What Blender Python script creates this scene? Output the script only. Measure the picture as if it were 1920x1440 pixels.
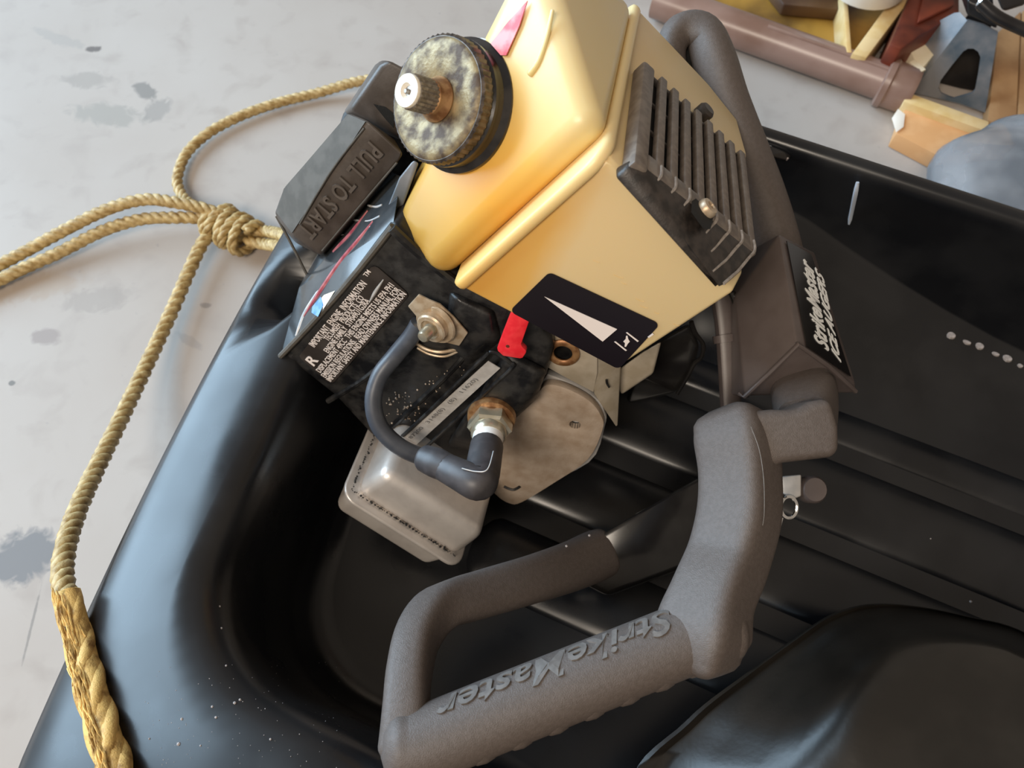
import bpy, bmesh, math, random
from mathutils import Vector, Matrix
random.seed(7)
for o in list(bpy.data.objects): bpy.data.objects.remove(o)
SC = bpy.context.scene; COL = SC.collection
V = Vector

# ------------------------------------------------------------------ camera
FPX = 1500.0; PITCH = math.radians(65); CAM = V((0, 0, .70))
FW = V((0, math.cos(PITCH), -math.sin(PITCH))); UP = V((0, math.sin(PITCH), math.cos(PITCH))); RT = V((1, 0, 0))
cd = bpy.data.cameras.new('camera'); cam = bpy.data.objects.new('camera', cd); COL.objects.link(cam)
cam.location = CAM; cam.rotation_euler = (math.radians(90) - PITCH, 0, 0)
cd.sensor_width = 36; cd.lens = 36 * FPX / 1920; cd.clip_start = .01
cd.dof.use_dof = True; cd.dof.focus_distance = .50; cd.dof.aperture_fstop = 11
SC.camera = cam
# ------------------------------------------------------------------ light
wd = bpy.data.worlds.new('garage_ambient'); SC.world = wd; wd.use_nodes = True
wb = wd.node_tree.nodes['Background']; wb.inputs[0].default_value = (1.0, .84, .68, 1); wb.inputs[1].default_value = .33
def area(name, loc, target, sx, sy, power, color):
    l = bpy.data.lights.new(name, 'AREA'); l.shape = 'RECTANGLE'; l.size = sx; l.size_y = sy; l.energy = power; l.color = color
    o = bpy.data.objects.new(name, l); COL.objects.link(o); o.location = loc
    o.rotation_euler = (V(target) - V(loc)).to_track_quat('-Z', 'Z').to_euler(); return o
area('garage_door_daylight', (-3.0, 1.6, 1.75), (0, .3, .5), 3.2, 2.9, 300, (.56, .79, 1.0))
area('warm_fill_light', (-.9, -1.1, 2.3), (.1, .4, .2), 1.2, .7, 50, (1.0, .87, .72))  # added unseen warm fill for the engine front and its highlights
SC.view_settings.view_transform = 'Standard'; SC.view_settings.look = 'None'
SC.view_settings.exposure = 0.0; SC.view_settings.gamma = 1; SC.view_settings.use_curve_mapping = False

# ------------------------------------------------------------------ coordinates
def ray(u, v): return FW + RT * ((u - 960) / FPX) - UP * ((v - 720) / FPX)
def at(u, v, d): return CAM + ray(u, v) * d
def onz(u, v, z): r = ray(u, v); return CAM + r * ((z - CAM.z) / r.z)
def onplane(u, v, p, n): r = ray(u, v); return CAM + r * ((p - CAM).dot(n) / r.dot(n))
def cv(x, y, z): return RT * x - UP * y + FW * z
EC = cv(.18, -.68, .71).normalized()                      # engine axes: EC depth, EA width, EB down the body
EA = cv(1, .76, .474); EA = (EA - EC * EA.dot(EC)).normalized()
EB = EC.cross(EA).normalized()
EO = at(1130, 290, .40)
def E(a, b, c): return EO + EA * a + EB * b + EC * c
def pc(u, v, c=0.0): return onplane(u, v, EO + EC * c, EC)
def pa(u, v, a=0.0): return onplane(u, v, EO + EA * a, EA)
def pb(u, v, b=0.0): return onplane(u, v, EO + EB * b, EB)
SX = V((.913, -.407, 0)).normalized(); SY = V((-SX.y, SX.x, 0))
def S(x, y, z): p = SX * x + SY * y; return V((p.x, p.y, z))

# ------------------------------------------------------------------ materials
def rgb(c):   # 0-255 sRGB -> linear
    f = lambda x: (x/255/12.92) if x/255 <= .04045 else ((x/255+.055)/1.055)**2.4
    return tuple(f(x) for x in c) + (1,)
def mat(name, c1, c2=None, rough=.5, metal=0, scale=60, bump=0, bscale=None, lo=.4, hi=.6, spec=.5, detail=4, sss=0, coat=0, trans=0, ior=1.5, rough2=None):
    m = bpy.data.materials.new(name); m.use_nodes = True; t = m.node_tree; n = t.nodes; p = n['Principled BSDF']
    p.inputs['Roughness'].default_value = rough; p.inputs['Metallic'].default_value = metal
    p.inputs['Specular IOR Level'].default_value = spec; p.inputs['IOR'].default_value = ior
    p.inputs['Coat Weight'].default_value = coat; p.inputs['Transmission Weight'].default_value = trans
    if sss:
        p.inputs['Subsurface Weight'].default_value = sss; p.inputs['Subsurface Radius'].default_value = (1, .5, .2); p.inputs['Subsurface Scale'].default_value = .012
    tc = n.new('ShaderNodeTexCoord')
    ns = n.new('ShaderNodeTexNoise'); ns.inputs['Scale'].default_value = scale; ns.inputs['Detail'].default_value = detail
    t.links.new(tc.outputs['Object'], ns.inputs['Vector'])
    cr = n.new('ShaderNodeValToRGB'); cr.color_ramp.elements[0].position = lo; cr.color_ramp.elements[1].position = hi
    cr.color_ramp.elements[0].color = c1; cr.color_ramp.elements[1].color = c2 or c1
    t.links.new(ns.outputs['Fac'], cr.inputs['Fac']); t.links.new(cr.outputs['Color'], p.inputs['Base Color'])
    if rough2 is not None:
        mr = n.new('ShaderNodeMapRange'); mr.inputs[1].default_value = lo; mr.inputs[2].default_value = hi
        mr.inputs[3].default_value = rough; mr.inputs[4].default_value = rough2
        t.links.new(ns.outputs['Fac'], mr.inputs[0]); t.links.new(mr.outputs[0], p.inputs['Roughness'])
    if bump:
        b2 = n.new('ShaderNodeTexNoise'); b2.inputs['Scale'].default_value = bscale or scale*6; b2.inputs['Detail'].default_value = 3
        t.links.new(tc.outputs['Object'], b2.inputs['Vector'])
        bp = n.new('ShaderNodeBump'); bp.inputs['Strength'].default_value = bump; bp.inputs['Distance'].default_value = .001
        t.links.new(b2.outputs['Fac'], bp.inputs['Height']); t.links.new(bp.outputs['Normal'], p.inputs['Normal'])
    return m
M = {}
M['sled'] = mat('black_polyethylene', (.006, .0065, .008, 1), (.011, .0115, .013, 1), rough=.25, rough2=.34, scale=14, bump=.05, bscale=40, spec=.55)
M['tray'] = mat('black_moulded_plastic', (.009, .0075, .006, 1), (.015, .0125, .010, 1), rough=.3, scale=20, bump=.06, bscale=300, spec=.6)
M['handle'] = mat('textured_black_plastic', (.098, .080, .071, 1), (.112, .092, .083, 1), rough=.5, scale=400, bump=.35, bscale=1500, spec=.4)
M['handletext'] = mat('pale_raised_lettering', (.12, .108, .10, 1), (.16, .145, .135, 1), rough=.45, scale=200)  # paler than the handle plastic
M['frame'] = mat('dark_frame_plastic', (.022, .020, .019, 1), (.035, .032, .03, 1), rough=.42, scale=120, bump=.2, bscale=1200)
M['block'] = mat('greasy_black_engine_paint', (.008, .008, .009, 1), (.022, .021, .02, 1), rough=.3, rough2=.55, scale=90, bump=.25, bscale=260)
M['gloss'] = mat('gloss_black_plastic', (.010, .009, .009, 1), (.016, .015, .014, 1), rough=.16, scale=40)
M['cover'] = mat('satin_brown_black_plastic', (.095, .076, .072, 1), (.108, .088, .084, 1), rough=.40, scale=60, bump=.05, bscale=900)
M['slat'] = mat('lit_brown_slat', (.13, .105, .088, 1), (.18, .15, .125, 1), rough=.5, scale=160)  # paler than the grille: light on the slats is put into the colour
M['grille'] = mat('dusty_black_plastic', (.018, .0145, .0125, 1), (.042, .033, .028, 1), rough=.45, scale=160, bump=.15, bscale=900)
M['gedge'] = mat('pale_grille_edge', (.22, .19, .165, 1), (.32, .28, .25, 1), rough=.5, scale=300)  # paler than the slats and lip
M['dark'] = mat('recess_shade_black', (.004, .004, .004, 1), (.022, .022, .022, 1), rough=.8, scale=700, lo=.62, hi=.72)  # near-black colour stands in for shade in slots and recesses
M['decal'] = mat('black_label_film', (.010, .007, .010, 1), rough=.28)
M['info'] = mat('brown_black_label_film', (.030, .024, .021, 1), (.05, .042, .038, 1), rough=.35, scale=40)
M['white'] = mat('white_print', (.80, .72, .68, 1), rough=.5)
M['bwhite'] = mat('bright_white_print', (.86, .88, .88, 1), rough=.45)
M['grey_plate'] = mat('grey_serial_tape', (.36, .34, .32, 1), (.42, .40, .38, 1), rough=.5, scale=200)
M['grey_print'] = mat('faded_grey_print', (.13, .125, .12, 1), rough=.6)
M['red'] = mat('red_plastic', (.78, .022, .035, 1), (.85, .04, .05, 1), rough=.35, scale=200)
M['alu'] = mat('brushed_aluminium', (.60, .55, .51, 1), (.68, .63, .585, 1), rough=.36, metal=.45, scale=60, bump=.06, bscale=500)
M['cast'] = mat('dirty_cast_aluminium', (.36, .27, .195, 1), (.48, .39, .31, 1), rough=.5, metal=.2, scale=90, bump=.2, bscale=700, lo=.3, hi=.65)
M['castedge'] = mat('clean_cast_aluminium', (.5, .49, .48, 1), (.6, .58, .56, 1), rough=.38, metal=.4, scale=100)
M['sheet'] = mat('cream_sheet_metal', (.46, .39, .29, 1), (.56, .49, .39, 1), rough=.4, metal=.35, scale=70)
M['brass'] = mat('brassy_steel', (.42, .31, .20, 1), (.56, .46, .34, 1), rough=.36, metal=.4, scale=150)
M['copper'] = mat('oxidised_copper_ring', (.22, .10, .04, 1), (.42, .24, .11, 1), rough=.42, metal=.5, scale=150)
M['nickel'] = mat('nickel_plate', (.50, .44, .32, 1), (.62, .56, .44, 1), rough=.26, metal=.7, scale=100)
M['ceramic'] = mat('white_ceramic', (.85, .83, .80, 1), rough=.2)
M['rubber'] = mat('grey_black_rubber', (.042, .039, .042, 1), (.06, .055, .058, 1), rough=.45, scale=120)
M['wire'] = mat('blue_grey_wire_jacket', (.05, .056, .07, 1), (.07, .076, .09, 1), rough=.36, scale=80)
M['capmetal'] = mat('rusted_plated_steel', (.075, .048, .030, 1), (.30, .23, .12, 1), rough=.6, rough2=.42, metal=.3, scale=110, lo=.40, hi=.62, bump=.3, bscale=500, detail=8)
M['capknurl'] = mat('dark_knurled_steel', (.05, .04, .035, 1), (.14, .11, .09, 1), rough=.35, metal=.5, scale=200)
M['capring'] = mat('black_cap_ring', (.012, .012, .014, 1), (.03, .028, .028, 1), rough=.2, scale=60)
M['capedge'] = mat('worn_steel_edge', (.18, .15, .13, 1), (.4, .36, .33, 1), rough=.35, metal=.8, scale=200)
M['cream_tip'] = mat('cream_screw_tip', (.78, .70, .56, 1), (.86, .80, .70, 1), rough=.5, scale=300)
M['knurl'] = mat('dull_knurled_steel', (.22, .19, .16, 1), (.36, .32, .28, 1), rough=.4, metal=.7, scale=400)
M['pull'] = mat('brown_black_pull_handle', (.052, .040, .032, 1), (.075, .06, .05, 1), rough=.42, scale=90, bump=.08, bscale=900)
M['pulltext'] = mat('raised_handle_lettering', (.085, .068, .056, 1), (.11, .09, .075, 1), rough=.42, scale=90)
M['pulledge'] = mat('pale_handle_edge', (.075, .067, .056, 1), (.10, .09, .077, 1), rough=.55, spec=.3, scale=90)  # paler brown-grey than the handle face, for bevel and edges
M['housing'] = mat('smoky_housing', (.03, .034, .038, 1), (.055, .058, .06, 1), rough=.14, scale=40)
M['pinkred'] = mat('red_reflection_tint', (.30, .05, .07, 1), (.45, .14, .15, 1), rough=.3, scale=120)  # red of the reflections painted on the starter housing
M['palegrey'] = mat('pale_grey_line', (.38, .42, .46, 1), (.55, .52, .5, 1), rough=.35, scale=120)
M['bluemark'] = mat('blue_mark', (.05, .22, .6, 1), (.2, .4, .7, 1), rough=.3, scale=120)
M['tankred'] = mat('red_tank_decal', (.62, .07, .09, 1), (.8, .3, .3, 1), rough=.4, scale=90)
M['rope'] = mat('yellow_polypropylene_rope', (.30, .185, .055, 1), (.58, .43, .20, 1), rough=.55, scale=160, lo=.35, hi=.65, bump=.3, bscale=900)
M['ropefray'] = mat('frayed_yellow_rope', (.26, .13, .03, 1), (.78, .50, .16, 1), rough=.55, scale=90, lo=.32, hi=.52, bump=.4, bscale=900)
M['pinktube'] = mat('pinkish_translucent_tube', (.19, .105, .075, 1), (.27, .17, .135, 1), rough=.3, scale=12)
M['tan'] = mat('tan_softwood', (.60, .31, .13, 1), (.68, .38, .18, 1), rough=.5, scale=30)
M['ochre'] = mat('oil_stained_plywood', (.05, .022, .008, 1), (.36, .20, .035, 1), rough=.5, scale=11, lo=.38, hi=.62)
M['palewood'] = mat('pale_pine', (.62, .42, .17, 1), (.70, .52, .27, 1), rough=.5, scale=40)
M['brownwood'] = mat('brown_wood', (.30, .16, .07, 1), (.42, .25, .12, 1), rough=.5, scale=20)
M['darkwood'] = mat('dark_brown_wood', (.05, .022, .010, 1), (.10, .05, .02, 1), rough=.5, scale=20)
M['rust'] = mat('rust_red_paint', (.06, .010, .005, 1), (.19, .035, .014, 1), rough=.45, scale=14)
M['cream'] = mat('cream_card', (.72, .62, .44, 1), (.78, .69, .52, 1), rough=.6, scale=30)
M['whiteplastic'] = mat('white_plastic', (.85, .80, .72, 1), rough=.35)
M['bluesteel'] = mat('blue_grey_painted_steel', (.10, .13, .16, 1), (.24, .24, .25, 1), rough=.42, metal=.3, scale=26)
M['blackmetal'] = mat('black_metal', (.016, .014, .014, 1), (.03, .027, .026, 1), rough=.28, metal=.3, scale=30)
M['clear'] = mat('smoky_clear_plastic', (.30, .32, .35, 1), (.62, .63, .66, 1), rough=.14, scale=14, bump=.5, bscale=22, trans=.7, ior=1.10)
M['chrome'] = mat('chrome', (.8, .8, .8, 1), rough=.1, metal=1)
M['chalk'] = mat('chalky_scuff', (.30, .27, .26, 1), (.44, .40, .39, 1), rough=.7, scale=400)
M['streak'] = mat('pale_blue_streak', (.45, .5, .58, 1), rough=.5)

def gradient_mat(name, stops, p0, p1, rough=.3, noise=.05, sss=.18):
    """plastic whose own colour changes along the line p0 -> p1 (world points; the meshes are never moved)"""
    m = bpy.data.materials.new(name); m.use_nodes = True; t = m.node_tree; n = t.nodes; p = n['Principled BSDF']
    g = n.new('ShaderNodeNewGeometry'); d = p1 - p0; L2 = d.length_squared
    s = n.new('ShaderNodeVectorMath'); s.operation = 'SUBTRACT'; s.inputs[1].default_value = p0
    t.links.new(g.outputs['Position'], s.inputs[0])
    dt = n.new('ShaderNodeVectorMath'); dt.operation = 'DOT_PRODUCT'; dt.inputs[1].default_value = d / L2
    t.links.new(s.outputs[0], dt.inputs[0])
    ns = n.new('ShaderNodeTexNoise'); ns.inputs['Scale'].default_value = 22; t.links.new(g.outputs['Position'], ns.inputs['Vector'])
    ma = n.new('ShaderNodeMath'); ma.operation = 'MULTIPLY_ADD'; ma.inputs[1].default_value = noise*2
    t.links.new(ns.outputs['Fac'], ma.inputs[0]); t.links.new(dt.outputs['Value'], ma.inputs[2])
    sb = n.new('ShaderNodeMath'); sb.operation = 'SUBTRACT'; sb.inputs[1].default_value = noise; t.links.new(ma.outputs[0], sb.inputs[0])
    cr = n.new('ShaderNodeValToRGB'); els = cr.color_ramp.elements
    els[0].position = stops[0][0]; els[0].color = stops[0][1]; els[1].position = stops[-1][0]; els[1].color = stops[-1][1]
    for q, c in stops[1:-1]: e = els.new(q); e.color = c
    t.links.new(sb.outputs[0], cr.inputs['Fac']); t.links.new(cr.outputs['Color'], p.inputs['Base Color'])
    p.inputs['Roughness'].default_value = rough
    p.inputs['Subsurface Weight'].default_value = sss; p.inputs['Subsurface Radius'].default_value = (1, .6, .25); p.inputs['Subsurface Scale'].default_value = .012
    return m

# ------------------------------------------------------------------ builders
WLOC = {}
def link(name, me, m, parent=None, sharp=35, kind=None, label=None, keep=False):
    o = bpy.data.objects.new(name, me)
    c = V((0, 0, 0))
    if len(me.vertices):
        xs = [v.co for v in me.vertices]; c = (V(map(min, zip(*xs))) + V(map(max, zip(*xs)))) / 2
    me.transform(Matrix.Translation(-c)); COL.objects.link(o)
    if m: me.materials.append(m)
    if sharp is not None:
        for p in me.polygons: p.use_smooth = True
        me.set_sharp_from_angle(angle=math.radians(sharp))
    WLOC[o.name] = c
    if parent: o.parent = parent; o.location = c - WLOC[parent.name]
    else: o.location = c
    if kind: o['kind'] = kind
    if label: o['label'] = label
    return o
def tag(o, label, cat, group=None):
    o['label'] = label; o['category'] = cat
    if group: o['group'] = group
    return o
def thing(name, loc, label, cat, group=None):
    o = bpy.data.objects.new(name, None); COL.objects.link(o); o.location = loc; o.empty_display_size = .02
    WLOC[o.name] = V(loc); return tag(o, label, cat, group)
def rounded_hull(name, pts, r, m, parent=None, **k):
    """convex hull of pts with every edge rounded to radius r"""
    import numpy as np
    bm = hull_bm(pts); bm.normal_update(); cores = []
    for v in bm.verts:
        ns = []
        for f in v.link_faces:
            if all(f.normal.dot(q) < .995 for q in ns): ns.append(f.normal.copy())
        d = np.linalg.lstsq(np.array([list(q) for q in ns]), np.full(len(ns), -r), rcond=.15)[0]
        cores.append(v.co + V(d.tolist()))
    bm.free(); b2 = bmesh.new(); bmesh.ops.create_icosphere(b2, subdivisions=3, radius=r); sp = [v.co.copy() for v in b2.verts]; b2.free()
    return bm_obj(name, hull_bm([c + q for c in cores for q in sp]), m, parent, **k)
def bm_obj(name, bm, m, parent=None, **k):
    bmesh.ops.recalc_face_normals(bm, faces=bm.faces[:])
    me = bpy.data.meshes.new(name); bm.to_mesh(me); bm.free(); return link(name, me, m, parent, **k)
def bevel_sharp(bm, w, seg=2, ang=.5):
    if w <= 0: return
    es = [e for e in bm.edges if len(e.link_faces) == 2 and e.calc_face_angle(0) > ang]
    if es: bmesh.ops.bevel(bm, geom=es, offset=w, segments=seg, profile=.5, affect='EDGES', clamp_overlap=True)
def prism_bm(pts, vec, bev=0, seg=2, holes=(), bm=None, taper=None):
    bm = bm or bmesh.new(); loops = [pts] + list(holes)
    if holes:
        es = []
        for lp in loops:
            vs = [bm.verts.new(p) for p in lp]
            for i in range(len(vs)): es.append(bm.edges.new((vs[i], vs[(i+1) % len(vs)])))
        r = bmesh.ops.triangle_fill(bm, edges=es, use_beauty=True, use_dissolve=False)
        fs = [f for f in r['geom'] if isinstance(f, bmesh.types.BMFace)]
    else: fs = [bm.faces.new([bm.verts.new(p) for p in pts])]
    r = bmesh.ops.extrude_face_region(bm, geom=fs)
    nv = [x for x in r['geom'] if isinstance(x, bmesh.types.BMVert)]
    bmesh.ops.translate(bm, verts=nv, vec=vec)
    if taper:
        c = sum((v.co for v in nv), V()) / len(nv)
        for v in nv: v.co = c + (v.co - c) * taper
    if holes:
        for f in fs:
            if f.is_valid: pass
    bmesh.ops.recalc_face_normals(bm, faces=bm.faces[:])
    bevel_sharp(bm, bev, seg); return bm
def prism(name, pts, vec, m, parent=None, bev=0, seg=2, holes=(), taper=None, **k):
    return bm_obj(name, prism_bm(pts, vec, bev, seg, holes, None, taper), m, parent, **k)
def hull_bm(pts, bev=0, seg=3, ang=.35):
    bm = bmesh.new(); vs = [bm.verts.new(p) for p in pts]
    r = bmesh.ops.convex_hull(bm, input=vs)
    bmesh.ops.delete(bm, geom=[v for v in bm.verts if not v.link_faces], context='VERTS')
    bmesh.ops.dissolve_limit(bm, angle_limit=.03, verts=bm.verts[:], edges=bm.edges[:])
    bmesh.ops.recalc_face_normals(bm, faces=bm.faces[:]); bevel_sharp(bm, bev, seg, ang); return bm
def hull(name, pts, m, parent=None, bev=0, seg=3, ang=.35, **k): return bm_obj(name, hull_bm(pts, bev, seg, ang), m, parent, **k)
def smooth_path(pts, k=6, closed=False):
    """Catmull-Rom through a list of equal-length tuples/vectors"""
    pts = [tuple(p) for p in pts]; n = len(pts); out = []
    g = (lambda i: pts[i % n]) if closed else (lambda i: pts[max(0, min(n-1, i))])
    for i in range(n if closed else n-1):
        a, b, c, d = g(i-1), g(i), g(i+1), g(i+2)
        for j in range(k):
            t = j/k
            out.append(tuple(.5*((2*b[q]) + (c[q]-a[q])*t + (2*a[q]-5*b[q]+4*c[q]-d[q])*t*t + (3*b[q]-a[q]-3*c[q]+d[q])*t**3) for q in range(len(b))))
    if not closed: out.append(pts[-1])
    return out
def tube_bm(path, rad, n=14, up=None, ex=2.0, closed=False, rounded=False, bm=None, k=6, twist=0, smooth=True):
    """path points, rad = number or list of number/(rx,ry); superellipse section"""
    bm = bm or bmesh.new(); P = [V(p) for p in path]
    R = [r if isinstance(r, tuple) else (r, r) for r in (rad if isinstance(rad, list) else [rad]*len(P))]
    if smooth:
        q = smooth_path([tuple(p)+r for p, r in zip(P, R)], k, closed); P = [V(x[:3]) for x in q]; R = [x[3:] for x in q]
    n_p = len(P); T = []
    for i in range(n_p):
        if closed: t = P[(i+1) % n_p] - P[i-1]
        else: t = P[min(i+1, n_p-1)] - P[max(i-1, 0)]
        T.append(t.normalized())
    if rounded and not closed:
        nP, nR, nT = [], [], []
        for s in (.97, .8, .5, .2): 
            nP.append(P[0] - T[0]*max(R[0])*.6*s); nR.append(tuple(r*math.sqrt(max(0, 1-s*s)) for r in R[0])); nT.append(T[0])
        P2 = P; nP += P; nR += R; nT += T
        for s in (.2, .5, .8, .97):
            nP.append(P2[-1] + T[-1]*max(R[-1])*.6*s); nR.append(tuple(r*math.sqrt(max(0, 1-s*s)) for r in R[-1])); nT.append(T[-1])
        P, R, T = nP, nR, nT
    ref = V(up) if up is not None else None
    if ref is None:
        ref = V((0, 0, 1)) if abs(T[0].z) < .9 else V((1, 0, 0))
    rings = []; N = (ref - T[0]*ref.dot(T[0])).normalized()
    for i in range(len(P)):
        base = V(up) if up is not None else N
        N = (base - T[i]*base.dot(T[i])).normalized(); B = T[i].cross(N); ring = []
        for j in range(n):
            a = 2*math.pi*j/n + twist; c, s = math.cos(a), math.sin(a)
            c = math.copysign(abs(c)**(2/ex), c); s = math.copysign(abs(s)**(2/ex), s)
            ring.append(bm.verts.new(P[i] + N*c*R[i][0] + B*s*R[i][1]))
        rings.append(ring)
    m = len(rings)
    for i in range(m if closed else m-1):
        a, b = rings[i], rings[(i+1) % m]
        for j in range(n): bm.faces.new((a[j], a[(j+1) % n], b[(j+1) % n], b[j]))
    if not closed: bm.faces.new(rings[0][::-1]); bm.faces.new(rings[-1])
    return bm
def tube(name, path, rad, m, parent=None, sharp=40, kind=None, label=None, **k): return bm_obj(name, tube_bm(path, rad, **k), m, parent, sharp=sharp, kind=kind, label=label)
def frame_of(ax):
    ax = V(ax).normalized(); r = V((0, 0, 1)) if abs(ax.z) < .9 else V((1, 0, 0)); x = ax.cross(r).normalized(); return x, ax.cross(x), ax
def lathe_bm(prof, org, ax, n=32, bm=None, wob=None):
    bm = bm or bmesh.new(); X, Y, Z = frame_of(ax); rings = []
    for i, (r, h) in enumerate(prof):
        if r < 1e-6: rings.append([bm.verts.new(org + Z*h)]); continue
        rings.append([bm.verts.new(org + Z*h + (X*math.cos(2*math.pi*j/n) + Y*math.sin(2*math.pi*j/n))*(r + (wob(i, j) if wob else 0))) for j in range(n)])
    for a, b in zip(rings, rings[1:]):
        if len(a) == 1 and len(b) == 1: continue
        for j in range(n):
            k = (j+1) % n
            if len(a) == 1: bm.faces.new((a[0], b[k], b[j]))
            elif len(b) == 1: bm.faces.new((a[j], a[k], b[0]))
            else: bm.faces.new((a[j], a[k], b[k], b[j]))
    return bm
def lathe(name, prof, org, ax, m, parent=None, n=32, wob=None, sharp=35, **k): return bm_obj(name, lathe_bm(prof, org, ax, n, None, wob), m, parent, sharp=sharp, **k)
def ring_pts(c, x, y, r, n=20): return [c + x*math.cos(2*math.pi*i/n)*r + y*math.sin(2*math.pi*i/n)*r for i in range(n)]
def text_mesh(s, shear=0, ext=0.0, spacing=1.0, bold=0.0):
    cu = bpy.data.curves.new('lettering', 'FONT'); cu.body = s; cu.shear = shear; cu.resolution_u = 3; cu.space_character = spacing; cu.offset = bold
    ob = bpy.data.objects.new('lettering', cu); me = bpy.data.meshes.new_from_object(ob)
    bpy.data.objects.remove(ob); bpy.data.curves.remove(cu)
    bm = bmesh.new(); bm.from_mesh(me); bpy.data.meshes.remove(me); return bm
def text(name, s, org, xv, yv, m, parent, lift=.0003, shear=0, spacing=1.0, bold=0.0, warp=None):
    """string fitted so that its box spans org .. org+xv+yv; extruded by lift"""
    bm = text_mesh(s, shear, spacing=spacing, bold=bold)
    xs = [v.co.x for v in bm.verts]; ys = [v.co.y for v in bm.verts]
    x0, x1, y0, y1 = min(xs), max(xs), min(ys), max(ys)
    r = bmesh.ops.extrude_face_region(bm, geom=bm.faces[:]); top = {v for v in r['geom'] if isinstance(v, bmesh.types.BMVert)}
    nz = xv.cross(yv).normalized() if xv is not None else None
    for v in bm.verts:
        fx = (v.co.x-x0)/(x1-x0); fy = (v.co.y-y0)/(y1-y0); h = lift if v in top else 0
        v.co = warp(fx, fy, h) if warp else org + xv*fx + yv*fy + nz*h
    return bm_obj(name, bm, m, parent, sharp=30)

# ================================================================== STRUCTURE
def floor_material():
    m = bpy.data.materials.new('worn_concrete'); m.use_nodes = True; t = m.node_tree; n = t.nodes; L = t.links; p = n['Principled BSDF']
    g = n.new('ShaderNodeNewGeometry')
    def noise(sc, det=6, dist=0):
        q = n.new('ShaderNodeTexNoise'); q.inputs['Scale'].default_value = sc; q.inputs['Detail'].default_value = det; q.inputs['Distortion'].default_value = dist
        L.new(g.outputs['Position'], q.inputs['Vector']); return q
    def mix(fac, a, b):
        q = n.new('ShaderNodeMix'); q.data_type = 'RGBA'
        L.new(fac, q.inputs[0])
        for s, x in ((6, a), (7, b)):
            if isinstance(x, tuple): q.inputs[s].default_value = x
            else: L.new(x, q.inputs[s])
        return q.outputs[2]
    def ramp(src, lo, hi):
        q = n.new('ShaderNodeMapRange'); q.inputs[1].default_value = lo; q.inputs[2].default_value = hi; L.new(src, q.inputs[0]); return q.outputs[0]
    a = noise(3.5); b = noise(26, 8, .4); c = noise(120, 4)
    col = mix(ramp(a.outputs['Fac'], .35, .68), (.385, .334, .296, 1), (.435, .392, .358, 1))
    col = mix(ramp(b.outputs['Fac'], .52, .85), col, (.335, .287, .255, 1))
    col = mix(ramp(c.outputs['Fac'], .70, .82), col, (.30, .28, .26, 1))
    # chips and stains worn into the slab (own shapes, at fixed spots)
    def mul(a_, b_):
        q = n.new('ShaderNodeMath'); q.operation = 'MULTIPLY'
        L.new(a_, q.inputs[0])
        if isinstance(b_, float): q.inputs[1].default_value = b_
        else: L.new(b_, q.inputs[1])
        return q.outputs[0]
    d = noise(55, 8, 1.4)
    for (u, v, rx, ry, ang, strength, colr) in [(172, 92, 16, 8, 0, 1., (.16, .14, .13, 1)), (272, 170, 36, 13, -40, .75, (.27, .26, .25, 1)), (205, 215, 68, 24, -10, .42, (.30, .30, .28, 1)),
            (165, 150, 48, 18, -8, .45, (.33, .31, .29, 1)), (40, 1045, 70, 46, 15, .8, (.22, .225, .24, 1)), (185, 560, 66, 26, 8, .42, (.36, .33, .31, 1)), (85, 632, 26, 17, -15, .6, (.32, .28, .27, 1)),
            (355, 640, 36, 8, -35, .45, (.35, .33, .32, 1)), (388, 573, 12, 6, 0, .7, (.28, .26, .25, 1)), (115, 75, 60, 12, -25, .35, (.36, .35, .34, 1)), (295, 205, 22, 26, -30, .5, (.3, .29, .28, 1)),
            (22, 718, 6, 5, 0, .8, (.2, .19, .18, 1)), (60, 1170, 3, 60, 0, .55, (.24, .23, .22, 1)), (30, 540, 130, 30, 10, .3, (.42, .33, .24, 1))]:
        ctr = onz(u, v, 0); sc = (ctr - CAM).dot(FW)/FPX
        mp = n.new('ShaderNodeMapping'); mp.vector_type = 'TEXTURE'
        mp.inputs['Location'].default_value = ctr; mp.inputs['Rotation'].default_value = (0, 0, math.radians(ang)); mp.inputs['Scale'].default_value = (rx*sc, ry*sc*1.08, 1)
        L.new(g.outputs['Position'], mp.inputs['Vector'])
        ln = n.new('ShaderNodeVectorMath'); ln.operation = 'LENGTH'; L.new(mp.outputs[0], ln.inputs[0])
        ad = n.new('ShaderNodeMath'); ad.operation = 'MULTIPLY_ADD'; ad.inputs[1].default_value = 1.6; L.new(d.outputs['Fac'], ad.inputs[0]); L.new(ln.outputs['Value'], ad.inputs[2])
        f = ramp(ad.outputs[0], 1.95, 1.55)
        col = mix(mul(f, min(1.0, strength*1.35)), col, tuple(q*w_ for q, w_ in zip(colr, (.84, .80, .76, 1))))
    L.new(col, p.inputs['Base Color']); p.inputs['Roughness'].default_value = .62
    bp = n.new('ShaderNodeBump'); bp.inputs['Strength'].default_value = .12; bp.inputs['Distance'].default_value = .002
    L.new(b.outputs['Fac'], bp.inputs['Height']); L.new(bp.outputs['Normal'], p.inputs['Normal'])
    return m
bm = bmesh.new()
prism_bm([V((-2.2, -1.2, 0)), V((2.2, -1.2, 0)), V((2.2, 2.6, 0)), V((-2.2, 2.6, 0))], V((0, 0, -.08)), bm=bm)
fl = bm_obj('floor', bm, floor_material(), sharp=None, kind='structure')

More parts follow.
